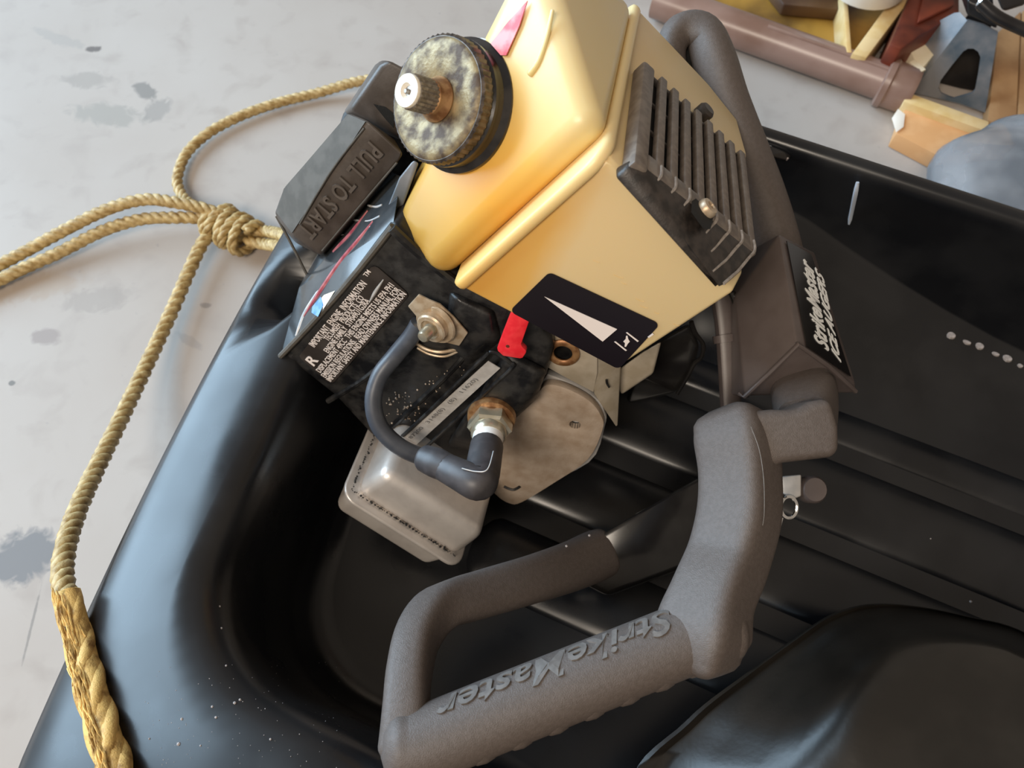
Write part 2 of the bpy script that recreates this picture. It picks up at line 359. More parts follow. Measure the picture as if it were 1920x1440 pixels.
# ================================================================== SLED
sled = thing('cargo_sled', S(.35, .18, 0), 'large black glossy plastic cargo sled lying on the concrete floor under the engine', 'sled')
def round_poly(corners, radii, arc=10, edge=22, dense=0):
    n = len(corners); tri = []
    for i in range(n):
        p, a, b = V(corners[i]), V(corners[i-1]), V(corners[(i+1) % n]); r = radii[i]
        d1 = (a-p).normalized(); d2 = (b-p).normalized(); ang = math.acos(max(-1, min(1, d1.dot(d2))))
        t = r/math.tan(ang/2); cc = p + (d1+d2).normalized()*(r/math.sin(ang/2)); s, e = p+d1*t, p+d2*t
        v0, v1 = s-cc, e-cc; arcp = []
        for k in range(arc+1):
            f = k/arc; w0, w1 = math.sin((1-f)*(math.pi-ang))/math.sin(math.pi-ang), math.sin(f*(math.pi-ang))/math.sin(math.pi-ang)
            arcp.append(cc + v0*w0 + v1*w1)
        tri.append(arcp)
    out = []
    for i in range(n):
        out += tri[i]; a, b = tri[i][-1], tri[(i+1) % n][0]
        m_ = dense if (dense and i == n-1) else edge
        for k in range(1, m_): out.append(a + (b-a)*(k/m_))
    return out
def sled_ring(front, far, near, back, rad, z, bulge=0):
    c = [(-.2585+front, -.200+near), (.98-back, -.200+near), (.98-back, .520-far), (-.332+front, .520-far)]
    out = []
    for p in round_poly(c, rad, dense=90):
        zz = z(p.x, p.y) if callable(z) else z
        out.append((p.x - .018*max(0, 1-((p.y-.18)/.36)**2)*max(0, min(1, (.15-p.x)/.35)), p.y, zz))
    return out
ramp01 = lambda x, a, b: max(0, min(1, (x-a)/(b-a)))
fr = lambda x: 1-ramp01(x, -.15, .45)                       # 1 at the raised bow, 0 further back
R_out = (.085, .08, .08, .09); R_in = (.082, .06, .06, .07)
def xf(y): return -.2585 - (y+.2)/.72*.0735 - .018*max(0, 1-((y-.18)/.36)**2)
def sstep(x, a, b): t = ramp01(x, a, b); return t*t*(3-2*t)
def rim(z0):          # the bow rim slopes up from its outer edge; the slope runs on round the near corner
    def f(x, y):
        cap_ = .024 + .036*(1-sstep(y, -.06, .12)); return z0 + cap_*math.tanh(.44*max(0, x-xf(y))/cap_)
    return f
ledge = lambda x, y: .050 + .092*(1-ramp01(x, .03, .33))**1.5 * sstep(y, .22, .44)
def wall(k, dz): return lambda x, y: max(.030, ledge(x, y)*k + .030*(1-k) + dz)
rings = [sled_ring(.020, .012, .02, .02, (.07, .07, .07, .08), .006),
         sled_ring(.004, .004, .004, .004, R_out, .110),
         sled_ring(-.001, -.002, -.001, -.002, R_out, .145),
         sled_ring(0, 0, 0, 0, R_out, rim(.158)),
         sled_ring(.0035, .003, .0035, .006, R_out, rim(.1660)),
         sled_ring(.010, .006, .014, .012, R_out, rim(.1690)),
         sled_ring(.022, .010, .055, .016, R_out, rim(.1696)),
         sled_ring(.036, .013, .100, .020, R_out, rim(.1696)),
         sled_ring(.050, .015, .138, .022, R_in, rim(.1690)),
         sled_ring(.0585, .018, .157, .025, R_in, rim(.1660)),
         sled_ring(.0640, .020, .168, .028, R_in, rim(.157)),
         sled_ring(.0675, .021, .174, .030, R_in, rim(.140)),
         sled_ring(.072, .028, .180, .034, R_in, wall(1, .004)),
         sled_ring(.074, .032, .182, .038, R_in, wall(1, 0)),
         sled_ring(.076, .045, .184, .043, R_in, wall(1, -.004)),
         sled_ring(.079, .055, .187, .048, R_in, wall(.92, -.008)),
         sled_ring(.084, .085, .193, .056, R_in, wall(.45, -.008)),
         sled_ring(.096, .115, .203, .068, R_in, wall(.12, -.002)),
         sled_ring(.125, .145, .222, .085, (.06, .05, .05, .05), .030)]
bm = bmesh.new(); prev = None
hole = S(*[0, 0, 0]); hp = onz(548, 545, .18)
for rg in rings:
    vs = []
    for x, y, z in rg:
        p = S(x, y, z)
        if z > .152:                                      # moulded hand hole in the bow rim
            d = (V((p.x, p.y, 0)) - V((hp.x, hp.y, 0))); dl = math.hypot(d.dot(SX)/.017, d.dot(SY)/.042)
            p.z -= .036*max(0, 1-dl**2)**1.5
        vs.append(bm.verts.new(p))
    if prev:
        for i in range(len(vs)): bm.faces.new((prev[i], prev[(i+1) % len(vs)], vs[(i+1) % len(vs)], vs[i]))
    prev = vs
bm.faces.new(prev)
shell = bm_obj('shell', bm, M['sled'], sled, sharp=80)
from mathutils.bvhtree import BVHTree
_c = WLOC['shell']
_bv = BVHTree.FromPolygons([v.co + _c for v in shell.data.vertices], [tuple(p.vertices) for p in shell.data.polygons])
def surf(u, v):
    h = _bv.ray_cast(CAM, ray(u, v).normalized()); return h[0] if h[0] else onz(u, v, .19)
# long moulded floor ribs (rounded, real height)
for (y, w, h, x0, x1) in [(.300, .034, .0090, -.12, .86), (.218, .032, .0090, -.1, .86), (.136, .032, .0085, -.08, .86), (.366, .018, .007, .0, .86)]:
    n = 12; pts = [S(x0+(x1-x0)*i/n, y, .0270) for i in range(n+1)]
    tube('floor_rib', pts, [(h, w)]*(n+1), M['sled'], sled, up=(0, 0, 1), n=20, rounded=True, k=2, ex=2.2)
# chalky scuffs along the far ledge
for u, v, a, b in [(1783, 629, 9, 11), (1812, 642, 9, 6), (1836, 649, 9, 11), (1866, 664, 8, 6), (1888, 672, 10, 11), (1912, 686, 6, 6)]:
    p = surf(u, v); bmq = lathe_bm([(.0001, .0006), (.0016, .0006), (.0026, .0003), (.003, -.002)], V((0, 0, 0)), (0, 0, 1), 10)
    for q in bmq.verts: q.co = p + SX*q.co.x*1.4*a/9 + SY*q.co.y*.9*b/9 + V((0, 0, q.co.z+.001))
    bm_obj('scuff', bmq, M['chalk'], sled)
# ================================================================== TRAY inside the sled
tray = thing('domed_cover', onz(1800, 1500, .04), 'black moulded plastic cover with flanged edge and raised dome lying in the sled, bottom right', 'cover')
off = [(2120, 1320), (2180, 1500), (2050, 1660), (1750, 1720), (1420, 1690)]
def loop(px, z, k=7): return [V(p) for p in smooth_path([onz(u, v, z) for u, v in px + off_in(px)], k, True)]
def off_in(px): return off
o_out = [(1195, 1480), (1290, 1352), (1400, 1264), (1490, 1198), (1555, 1155), (1625, 1134), (1710, 1136), (1810, 1155), (1930, 1190)]
def shrink(f):   # between outer outline and inner outline
    return [(a[0]+(b[0]-a[0])*f, a[1]+(b[1]-a[1])*f) for a, b in zip(o_out, o_in)]
o_in = [(1525, 1520), (1536, 1440), (1552, 1370), (1582, 1306), (1630, 1250), (1700, 1208), (1775, 1194), (1860, 1202), (1940, 1232)]
loops = [loop(shrink(.03), .050), loop(shrink(.0), .108), loop(shrink(-.012), .1135), loop(shrink(.02), .1150), loop(shrink(.07), .1110), loop(shrink(.16), .1140), loop(shrink(.35), .1240), loop(shrink(.6), .1400), loop(shrink(.80), .1530), loop(shrink(.92), .1590), loop(shrink(1.02), .1628), loop(shrink(1.14), .1662), loop(shrink(1.28), .1690), loop(shrink(1.45), .1706), loop(shrink(1.8), .1712)]
bm = bmesh.new(); prev = None
for lp in loops:
    vs = [bm.verts.new(p) for p in lp]
    if prev:
        for i in range(len(vs)): bm.faces.new((prev[i], prev[(i+1) % len(vs)], vs[(i+1) % len(vs)], vs[i]))
    prev = vs
bm.faces.new(prev)
bm_obj('dome', bm, M['tray'], tray, sharp=60)

# ================================================================== POWERHEAD
ph = thing('ice_auger_powerhead', V((.02, .22, .03)), 'old gas ice auger powerhead with yellowed fuel tank lying in black sled', 'engine')
# --- fuel tank (cap half) with moulded seam flange
SN = (EA*-.69 + EC*-.72).normalized(); SP = E(-.010, 0, 0)
def ps(u, v, off=0): return onplane(u, v, SP + SN*off, SN)
M['tank'] = gradient_mat('fuel_stained_polyethylene', [(0, rgb((186, 146, 70))), (.12, rgb((200, 156, 74))), (.32, rgb((226, 166, 68))), (.52, rgb((232, 184, 92))), (.78, rgb((226, 204, 148))), (1, rgb((228, 211, 168)))], pc(785, 475), pc(1060, 60), noise=.07, rough=.34)
M['tankseam'] = gradient_mat('yellowed_seam_plastic', [(0, rgb((222, 180, 104))), (.5, rgb((234, 206, 146))), (1, rgb((240, 220, 176)))], pc(860, 540), pc(1190, 20), noise=.04, rough=.38)
M['tankright'] = gradient_mat('cream_polyethylene', [(0, rgb((212, 158, 74))), (.2, rgb((214, 168, 90))), (.36, rgb((216, 190, 142))), (1, rgb((218, 196, 150)))], pc(930, 470), pc(1270, 600), noise=.05, rough=.38)
left = [ps(733, 436), ps(916, 70), ps(969, -28), ps(1004, -98), E(-.0015, .1235, -.0052), E(-.0015, -.0052, -.0052), E(-.0015, -.0052, .20), E(-.0015, .122, .1),
        ps(755, 400, -.05), ps(930, 60, -.06), ps(1000, -70, -.1)]
tank = rounded_hull('fuel_tank', left, .0125, M['tank'], ph, sharp=180)
seam_loop = [(.1215, -.004), (.004, -.004), (-.0045, .006), (-.0045, .215), (.06, .215), (.118, .13), (.124, .05)]
def seam(al, ar, grow, name, m, b=.002):
    pts = []
    # rounded outline at fixed a, extruded along a
    pl = round_poly([(q[0], q[1]) for q in [(.1225+grow, -.003-grow), (-.004-grow, -.003-grow), (-.004-grow, .215), (.10, .215), (.1245+grow, .09)]], [.008, .016, .01, .03, .02], 6, 2)
    return prism(name, [E(al, p.x, p.y) for p in pl], EA*(ar-al), m, ph, bev=b, seg=2, sharp=50)
seam(-.0028, .0048, .0004, 'seam_flange', M['tankseam'], .0026)
tube('mould_rib', [ps(1036, 20, -.0006), ps(1025, 70, -.0006), ps(1010, 115, -.0008), ps(995, 138, -.0012)], [.0010, .0014, .0016, .0022], M['tank'], tank, n=10, rounded=True)
# --- right half: air filter cover
right = [E(.003, .1205, 0), E(.108, .0945, 0), E(.1085, .006, 0), E(.003, -.001, 0),
         E(.004, -.001, .215), E(.078, -.001, .215), E(.110, -.001, .205), E(.119, -.001, .166), E(.112, -.001, .10), E(.1085, -.001, .012), E(.109, .09, .05), E(.004, .115, .10), E(.10, .08, .14), E(.004, .1, .2), E(.09, .08, .18)]
cover = hull('air_filter_cover', right, M['tankright'], ph, bev=.0045, seg=4, ang=.3, sharp=50)
# red decal wrapped on the tank's upper left shoulder
prism('tank_decal', [ps(990, 2, .0004), ps(975, 48, .0004), ps(950, 104, .0004), ps(940, 104, .0004), ps(921, 82, .0004), ps(955, 40, .0004)], SN*.0006, M['tankred'], ph)
# --- fuel cap
CN = cv(-.619, .076, -.782).normalized(); CB = ps(866, 200)
cap = lathe('fuel_cap', [(0, -.004), (.0355, -.004), (.0368, -.001), (.0368, .0015), (.0352, .003), (.0338, .0045), (.0335, .0085), (.0345, .0095), (.0345, .0115), (.0332, .0125), (.0332, .014)], CB, CN, M['capring'], ph, n=64)
lathe('gasket', [(.030, -.006), (.0375, -.006), (.0378, -.0045), (.036, -.0035), (.03, -.0035)], CB, CN, M['capedge'], cap, n=48)
lathe('knurled_ring', [(.030, .0135), (.0338, .0138), (.0338, .0200), (.0325, .0212), (.030, .0214)], CB, CN, M['capknurl'], cap, n=120, wob=lambda i, j: (.0004 if j % 2 else -.0005) if i in (1, 2) else 0, sharp=20)
lathe('cap_top', [(.0, .0185), (.0095, .0185), (.012, .0200), (.0165, .0215), (.021, .0222), (.027, .0228), (.0302, .0225), (.0322, .0212), (.0330, .0196), (.031, .0185)], CB, CN, M['capmetal'], cap, n=64, sharp=60)
lathe('vent_boss', [(.0, .019), (.0118, .019), (.0122, .0208), (.0112, .0225), (.0098, .0245), (.0095, .027), (.0085, .028), (0, .028)], CB, CN, M['copper'], cap, n=32)
lathe('vent_screw', [(.0, .026), (.0088, .026), (.0090, .028), (.0090, .0405), (.0086, .0412), (0, .0412)], CB, CN, M['knurl'], cap, n=48, wob=lambda i, j: (.00035 if j % 2 else -.0003) if i in (2, 3) else 0, sharp=20)
lathe('vent_tip', [(.0, .0408), (.0086, .0408), (.0088, .0422), (.0084, .0432), (.0040, .0434), (.0032, .0416), (.0026, .0410), (0, .0410)], CB, CN, M['cream_tip'], cap, n=32)
lathe('vent_pin', [(0, .0405), (.0014, .0405), (.0014, .0432), (.001, .0436), (0, .0436)], CB + EB*.0004, CN, M['knurl'], cap, n=12)
# --- grille on top of the cover
gb = -.0115
g_tl, g_tr, g_br, g_bl = pb(1210, 112, gb), pb(1398, 288, gb), pb(1420, 478, gb), pb(1192, 298, gb)
grille = thing('x', (0, 0, 0), 'x', 'x'); bpy.data.objects.remove(grille)
def gl(s, t, d=0): # bilinear on grille face, s across, t from bottom to top
    a = g_bl.lerp(g_br, s); b = g_tl.lerp(g_tr, s); return a.lerp(b, t) + EB*d
low0, low1 = pb(1152, 332, .001), pb(1348, 548, .001)
back = [gl(0, 1, .0105), gl(1, 1, .0105), gl(1, 0, .0105), gl(0, 0, .0105)]
bm = bmesh.new()
gr_base = hull('grille', [gl(0, 1, .006), gl(1, 1, .006), gl(1, .02, .006), gl(0, .02, .006)] + [gl(0, 1, .0105), gl(1, 1, .0105), gl(1, 0, .0105), gl(0, 0, .0105)], M['dark'], ph, bev=.001, seg=1)
def bar(name, s0, s1, t0, t1, d0, d1, m, bev=.0011): 
    return hull(name, [gl(s0, t0, d0), gl(s1, t0, d0), gl(s1, t1, d0), gl(s0, t1, d0), gl(s0, t0, d1), gl(s1, t0, d1), gl(s1, t1, d1), gl(s0, t1, d1)], m, gr_base, bev=bev, seg=2)
bar('side_bar', -.005, .098, -.02, 1.0, 0, .0105, M['slat'], .002)
ns = 8; w0 = .098; pitch = (1.0-w0)/ns; gap = pitch*.50
for i in range(ns):
    s = w0 + pitch*i
    bar('slat', s+gap, s+pitch, .02, 1.0, 0, .0045, M['slat'], .0009)
bar('end_bar', w0-.01, 1.0, .0, .135, .0002, .0105, M['slat'], .0015)
for t in (.42, .70): bar('cross_rib', w0, 1, t, t+.02, .0042, .0075, M['grille'], .0004)
bar('top_bar', w0-.01, 1.0, .955, .985, .003, .0105, M['grille'], .0008)
# ribbed lip folding over the edge
lip = hull('lip', [gl(-.005, .02, .0), gl(1, .02, .0), low0, low1, low0 + EC*.012 + EB*.002, low1 + EC*.012 + EB*.002, gl(0, .03, .01), gl(1, .03, .01), low0.lerp(gl(0, .02, 0), .55) - EC*.003, low1.lerp(gl(1, .02, 0), .55) - EC*.003], M['grille'], gr_base, bev=.003, seg=3)
for i in range(1, ns+1):
    s = w0 + pitch*i - pitch*.22
    if i == 4: continue
    out = -(EC*.75 + EB*.66); p0 = low0.lerp(low1, s); p1 = gl(s, .02, 0); mid = p0.lerp(p1, .55) - EC*.003
    tube('lip_rib', [p0.lerp(mid, .30) + out*.0004, p0.lerp(mid, .7) + out*.0004, mid + out*.0003, mid.lerp(p1, .6) + out*.0004, p1 + out*.0002, gl(s, .10, -.0003)], .0009, M['gedge'], gr_base, n=6, k=4)
lathe('bolt_boss', [(0, -.002), (.0050, -.002), (.0056, 0), (.0056, .004), (.0048, .0055), (.0025, .0058), (.0022, .004), (0, .004)], pb(1318, 397, -.010), -EB, M['brass'], gr_base, n=20)
hull('boss_pocket', [pb(u, v, -.0118) for u, v in [(1297, 377), (1305, 372), (1338, 405), (1332, 430), (1318, 428), (1296, 398)]] + [pb(u, v, -.009) for u, v in [(1297, 377), (1338, 405), (1318, 428)]], M['dark'], gr_base)
lathe('screw_tab', [(0, 0), (.006, 0), (.006, .006), (.0045, .008), (0, .008)], pb(1312, 218, -.002), -EB, M['grille'], gr_base, n=20)

# --- control label with triangle and throttle symbol
lc = -.0006
def rounded_px(px, r, c): 
    L_ = [((pc(u, v, c)-EO).dot(EA), (pc(u, v, c)-EO).dot(EB)) for u, v in px]
    return [E(p.x, p.y, c) for p in round_poly(L_, [r]*len(px), 5, 1)]
cl = prism('control_label', rounded_px([(1030, 510), (1238, 607), (1160, 692), (955, 583)], .0035, lc), -EC*.0004, M['decal'], ph)
prism('triangle', [pc(1021, 556, lc-.0004), pc(1157, 617, lc-.0004), pc(1130, 640, lc-.0004)], -EC*.0003, M['white'], cl)
def sym(px, name='throttle_symbol', m='white'): return prism(name, [pc(u, v, lc-.0004) for u, v in px], -EC*.0003, M[m], cl)
sx = lambda x, y: (1000+x*.15625, 580+y*.15625)
sym([sx(1112, 278), sx(1130, 274), sx(1266, 378), sx(1250, 388)]); sym([sx(970, 388), sx(990, 384), sx(1124, 490), sx(1106, 496)])
sym([sx(1112, 320), sx(1130, 316), sx(1140, 355), sx(1158, 385), sx(1135, 408), sx(1112, 448), sx(1095, 444), sx(1100, 400), sx(1080, 385), sx(1108, 356)])
sym([sx(1372, 330), sx(1430, 285), sx(1446, 298), sx(1390, 340)], 'part_mark')
# mould date marks embossed on the cover
for u, v, l in [(1112, 488, 12), (1150, 515, 18), (1165, 530, 10), (1192, 560, 16), (1200, 573, 14), (1226, 585, 10), (1262, 607, 12)]:
    tube('mould_mark', [pc(u, v, -.0002), pc(u+l*.5, v+l*.25, -.0003), pc(u+l, v+l*.35, -.0002)], .00018, M['tankseam'], cover, n=5, k=3)

# --- engine block / shroud behind the tank
bc = .020
blk = prism('engine_shroud', [pc(u, v, bc) for u, v in [(735, 418), (880, 540), (1010, 600), (1040, 650), (1022, 712), (985, 765), (960, 800), (880, 870), (770, 872), (690, 815), (625, 745), (527, 668), (630, 545)]], EC*.085, M['block'], ph, bev=.006, seg=3)
hull('engine_core', [pc(u, v, .06) for u, v in [(900, 560), (1120, 640), (1140, 760), (1010, 930), (820, 900), (720, 830)]] + [pc(u, v, .15) for u, v in [(900, 560), (1100, 560), (1160, 720), (1010, 900), (820, 860), (720, 780)]], M['block'], ph, bev=.008)
# raised ridges on the shroud
tube('shroud_ridge', [pc(615, 752, bc), pc(690, 705, bc), pc(740, 655, bc), pc(775, 622, bc)], .0022, M['block'], blk, n=8)
tube('shroud_ridge', [pc(735, 800, bc), pc(800, 740, bc), pc(860, 680, bc), pc(885, 640, bc), pc(872, 612, bc)], .0022, M['block'], blk, n=8)
tube('shroud_ridge', [pc(735, 428, bc-.002), pc(780, 470, bc-.002), pc(835, 515, bc-.002), pc(862, 535, bc-.002)], .0032, M['block'], blk, n=8)
hull('shroud_boss', [pc(u, v, bc+.001) for u, v in [(840, 540), (930, 580), (945, 640), (880, 690), (830, 650)]] + [pc(u, v, bc-.006) for u, v in [(858, 560), (920, 590), (928, 630), (880, 668), (845, 640)]], M['block'], blk, bev=.003)
hull('cylinder_head', [pc(u, v, bc) for u, v in [(950, 650), (1030, 690), (1010, 750), (900, 850), (830, 840)]] + [pc(u, v, bc-.010) for u, v in [(955, 668), (1012, 700), (992, 744), (900, 828), (850, 820)]], M['block'], blk, bev=.004)
# loose grit stuck to the greasy shroud
bm = bmesh.new()
for k in range(90):
    f = random.random(); u = 742+f*130+random.gauss(0, 9); v = 790-f*120+random.gauss(0, 8)
    if random.random() < .45: u, v = random.uniform(725, 790), random.uniform(735, 790)
    p = pc(u, v, bc-.0004); r = random.uniform(.0003, .0009)
    bmesh.ops.create_icosphere(bm, subdivisions=1, radius=r, matrix=Matrix.Translation(p))
bm_obj('grit', bm, M['chalk' if False else 'cast'], blk, kind='stuff')
# --- information label
il = bc - .0006
info = prism('information_label', rounded_px([(701, 494), (768, 552), (622, 721), (560, 668)], .004, il), -EC*.0005, M['info'], ph)
def base(px): return pc(px[0], px[1], il-.0006)
hv = base((581, 642)) - base((590, 651.5))
def line(s, a, b, h=1.0, spacing=1.0): 
    p, q = base(a), base(b); return text('lettering', s, p, q-p, -(EA*hv.length*h), M['white'], info, lift=.0003, bold=.006, spacing=spacing)
def line(s, a, b, h=1.0):
    p, q = base(a), base(b); x = q-p; y = x.normalized().cross(EC).normalized()
    if y.dot(hv) < 0: y = -y
    o = text('lettering', s, p, x, y*hv.length*h, M['white'], info, lift=.0003, bold=.004); return o
line('IMPORTANT  ENGINE  INFORMATION', (590, 651.5), (689, 533), 1.0)
line('TECUMSEH  PRODUCTS  CO', (616, 640), (684, 559.5), .85)
line('ENGINE FAMILY  STP049U1G2RA', (616, 662), (695, 565), .85)
line('DISPLACEMENT 49CC  THIS ENGINE MEETS US EPA PH1', (601.5, 699), (740, 536), .85)
line('EMISSION REGULATIONS.  READ OWNERS MANUAL FOR', (611, 708.5), (752, 544), .85)
line('IMPORTANT SAFETY AND MAINTENANCE INFORMATION', (620.5, 716), (763, 552), .85)
line('TM', (688, 520), (696, 510), .6)
p, q = base((569, 668)), base((590, 686))
text('emblem', 'R', base((589, 687)), base((598, 676)) - base((589, 687)), base((572, 674)) - base((589, 687)), M['white'], info, bold=.02)
tube('scratch', [pc(692, 568, il-.0005), pc(703, 548, il-.0006), pc(719, 524, il-.0005)], [.0003, .0012, .0004], M['grey_plate'], info, n=6)
# --- serial plate
sc_ = bc - .0106
fr_px = [(746, 832), (776, 848), (953, 690), (918, 664)]
serial = prism('serial_plate', [pc(u, v, sc_) for u, v in [(750, 827), (775, 838.5), (938, 689.6), (915.6, 676)]], -EC*.0006, M['grey_plate'], ph)
p0, p1, p2 = pc(775-6, 838.5-6, sc_-.0007), pc(938-6, 689.6-2, sc_-.0007), pc(752, 827, sc_-.0007)
xs_ = (p1-p0)
text('lettering', '87200   3148(8)   (B)   11620)', p0 + xs_*.06 + (p2-p0)*.22, xs_*.78, (p2-p0)*.55, M['grey_print'], serial, lift=.0002)
tube('plate_rim', [pc(u, v, sc_) for u, v in [(736, 834), (800, 776), (905, 672), (918, 660), (935, 664), (956, 680), (960, 690), (900, 745), (800, 838)]], .0014, M['block'], serial, n=8)

# --- starter housing side with its coloured reflections built as painted strips
hx = -.0415
sh = hull('starter_housing', [pc(526, 667, bc+.002), pc(640, 545, bc+.002), pc(737, 424, bc+.002), pc(752, 330, .06), pc(700, 380, .064), pc(580, 520, .07), pc(533, 645, .03), pc(560, 540, .06), pc(745, 335, .15), pc(700, 300, .15), pc(590, 480, .15), pc(640, 640, .1), pc(760, 430, .1)], M['housing'], ph, bev=.002, seg=2)
def hs(u, v, d=0): # point on the visible side of the housing: plane fitted through its corners
    A_, B_, C_ = pc(526, 667, bc+.002), pc(737, 424, bc+.002), pc(580, 520, .07)
    n = (B_-A_).cross(C_-A_).normalized()
    if n.dot(CAM-A_) < 0: n = -n
    return onplane(u, v, A_ + n*d, n)
def stripe(pts, w, m, name='reflection_mark'): return tube(name, [hs(u, v, .0006) for u, v in pts], [(x, .0004) if False else x for x in w], M[m], sh, n=6)
stripe([(690, 395), (660, 440), (625, 480), (600, 520)], [.0008, .0024, .0026, .0010], 'pinkred')
stripe([(700, 415), (672, 455), (640, 495), (605, 545), (570, 595)], [.0008, .0024, .0028, .0026, .001], 'pinkred')
stripe([(630, 500), (600, 545), (572, 590), (555, 630)], [.0006, .0018, .0020, .0008], 'palegrey')
for a, b, c in [((690, 385), (705, 388), (716, 384)), ((662, 412), (690, 415), (712, 405)), ((640, 440), (668, 443), (695, 425)), ((615, 462), (640, 468), (665, 455))]:
    stripe([a, b, c], [.0007, .0008, .0006], 'palegrey', 'reflection_line')
hull('reflection_mark', [hs(u, v, .0012) for u, v in [(588, 556), (600, 552), (606, 572), (596, 594), (584, 586)]] + [hs(u, v, -.001) for u, v in [(588, 556), (596, 594)]], M['bluemark'], sh)
hull('reflection_mark', [hs(u, v, .0010) for u, v in [(602, 555), (628, 545), (606, 580)]] + [hs(604, 560, -.001)], M['cream'], sh)
tube('housing_rim', [pc(526, 668, bc), pc(580, 612, bc), pc(640, 545, bc), pc(700, 472, bc), pc(737, 424, bc)], .0022, M['palegrey' if False else 'pulledge'], sh, n=8)
hull('blue_band', [pc(u, v, .045) for u, v in [(700, 455), (748, 335), (775, 300), (785, 306), (742, 425)]] + [pc(u, v, .06) for u, v in [(705, 450), (750, 330), (785, 306)]], M['bluesteel'], sh, bev=.001)
# --- pull handle
hc = .060
pf = [pc(690, 226, hc), pc(758, 290, hc), pc(600, 480, hc), pc(547, 441, hc)]
_pn = (pf[3]-pf[0]).cross(pc(514, 398, hc+.016)-pf[0]).normalized()
def pbv(u, v, d=0): return onplane(u, v, pf[0] + _pn*(d if _pn.dot(CAM-pf[0]) > 0 else -d), _pn)
pull = hull('pull_handle', pf + [pbv(514, 398), pbv(530, 352), pbv(652, 210)] + [pc(520, 412, hc+.022), pc(742, 262, hc+.03), pc(620, 475, hc+.03), pc(553, 455, hc+.03)], M['pull'], ph, bev=.0022, seg=3, ang=.25)
prism('pale_bevel', [pbv(u, v, .0002) for u, v in [(519, 398), (533, 354), (653, 214), (686, 228), (548, 437)]], _pn*(.0004 if _pn.dot(CAM-pf[0]) > 0 else -.0004), M['pulledge'], pull)
def hp_(u, v): return pc(u, v, hc-.0002)
o_ = hp_(693, 262); x_ = hp_(560, 427) - o_; y_ = hp_(721, 288) - o_
text('lettering', 'PULL TO START', o_, x_, y_, M['pulltext'], pull, lift=.0016, bold=.018, spacing=1.1)
tube('handle_rim', [hp_(683, 240), hp_(620, 322), hp_(562, 420)], .0007, M['pulledge'], pull, n=6)
tube('handle_rim', [hp_(744, 305), hp_(680, 380), hp_(604, 470)], .0007, M['pulledge'], pull, n=6)
tube('pull_cord', [pc(518, 405, hc+.02), pc(545, 455, hc+.015), pc(578, 520, hc+.01)], .0011, M['pulledge'], ph, n=6)
brk = hull('starter_bracket', [pc(u, v, .085) for u, v in [(655, 205), (712, 122), (728, 112), (742, 122), (800, 150), (790, 280), (735, 238), (690, 222)]] + [pc(u, v, .11) for u, v in [(640, 215), (702, 122), (718, 110), (760, 140), (780, 270)]], M['pull'], ph, bev=.003)
hull('bracket_slot', [pc(u, v, .0845) for u, v in [(700, 195), (722, 200), (740, 214), (738, 240), (724, 225)]] + [pc(720, 215, .09)], M['dark'], brk)
hull('starter_back', [pc(u, v, .10) for u, v in [(640, 215), (690, 150), (790, 300), (700, 420), (560, 470)]] + [pc(u, v, .20) for u, v in [(690, 190), (820, 250), (720, 420), (620, 430)]], M['block'], ph, bev=.006)

# --- spring terminal nut and wire
tn = pc(820, 604, bc-.006)
term = prism('terminal_clip', [pc(u, v, bc-.007) for u, v in [(766, 572), (786, 550), (806, 560), (826, 568), (852, 592), (878, 622), (862, 646), (838, 640), (800, 628), (788, 598)]], -EC*.0016, M['brass'], ph, bev=.0005)
TA = (EC*-1 + EA*-.25 + EB*.2).normalized()
lathe('washer', [(.006, .001), (.0140, .001), (.0148, .0022), (.0140, .0034), (.006, .0034)], tn, TA, M['brass'], term, n=28)
lathe('terminal_nut', [(.0, .003), (.0105, .003), (.0105, .0078), (.0095, .0088), (.0070, .0090), (.0066, .0066), (0, .0066)], tn, TA, M['brass'], term, n=24)
lathe('stud', [(0, .005), (.0042, .005), (.0042, .016), (.0034, .0178), (0, .0182)], tn, TA, M['nickel'], term, n=16)
tube('coil_spring', [pc(775, 640, bc-.001), pc(800, 655, bc-.002), pc(830, 660, bc-.002), pc(862, 650, bc-.002), pc(884, 622, bc-.001)], .0013, M['brass'], term, n=8)
tube('coil_spring', [pc(782, 652, bc-.001), pc(805, 664, bc-.002), pc(835, 668, bc-.002), pc(866, 655, bc-.002)], .0009, M['brass'], term, n=8)
tube('ignition_wire', [pc(786, 606, bc-.004), pc(770, 632, bc-.006), pc(740, 668, bc-.010), pc(712, 705, bc-.018), pc(700, 752, bc-.028), pc(712, 800, bc-.036), pc(750, 838, bc-.040), pc(800, 860, bc-.038), pc(830, 868, bc-.036)], [.0060]*5+[.0062]*4, M['wire'], ph, n=16)
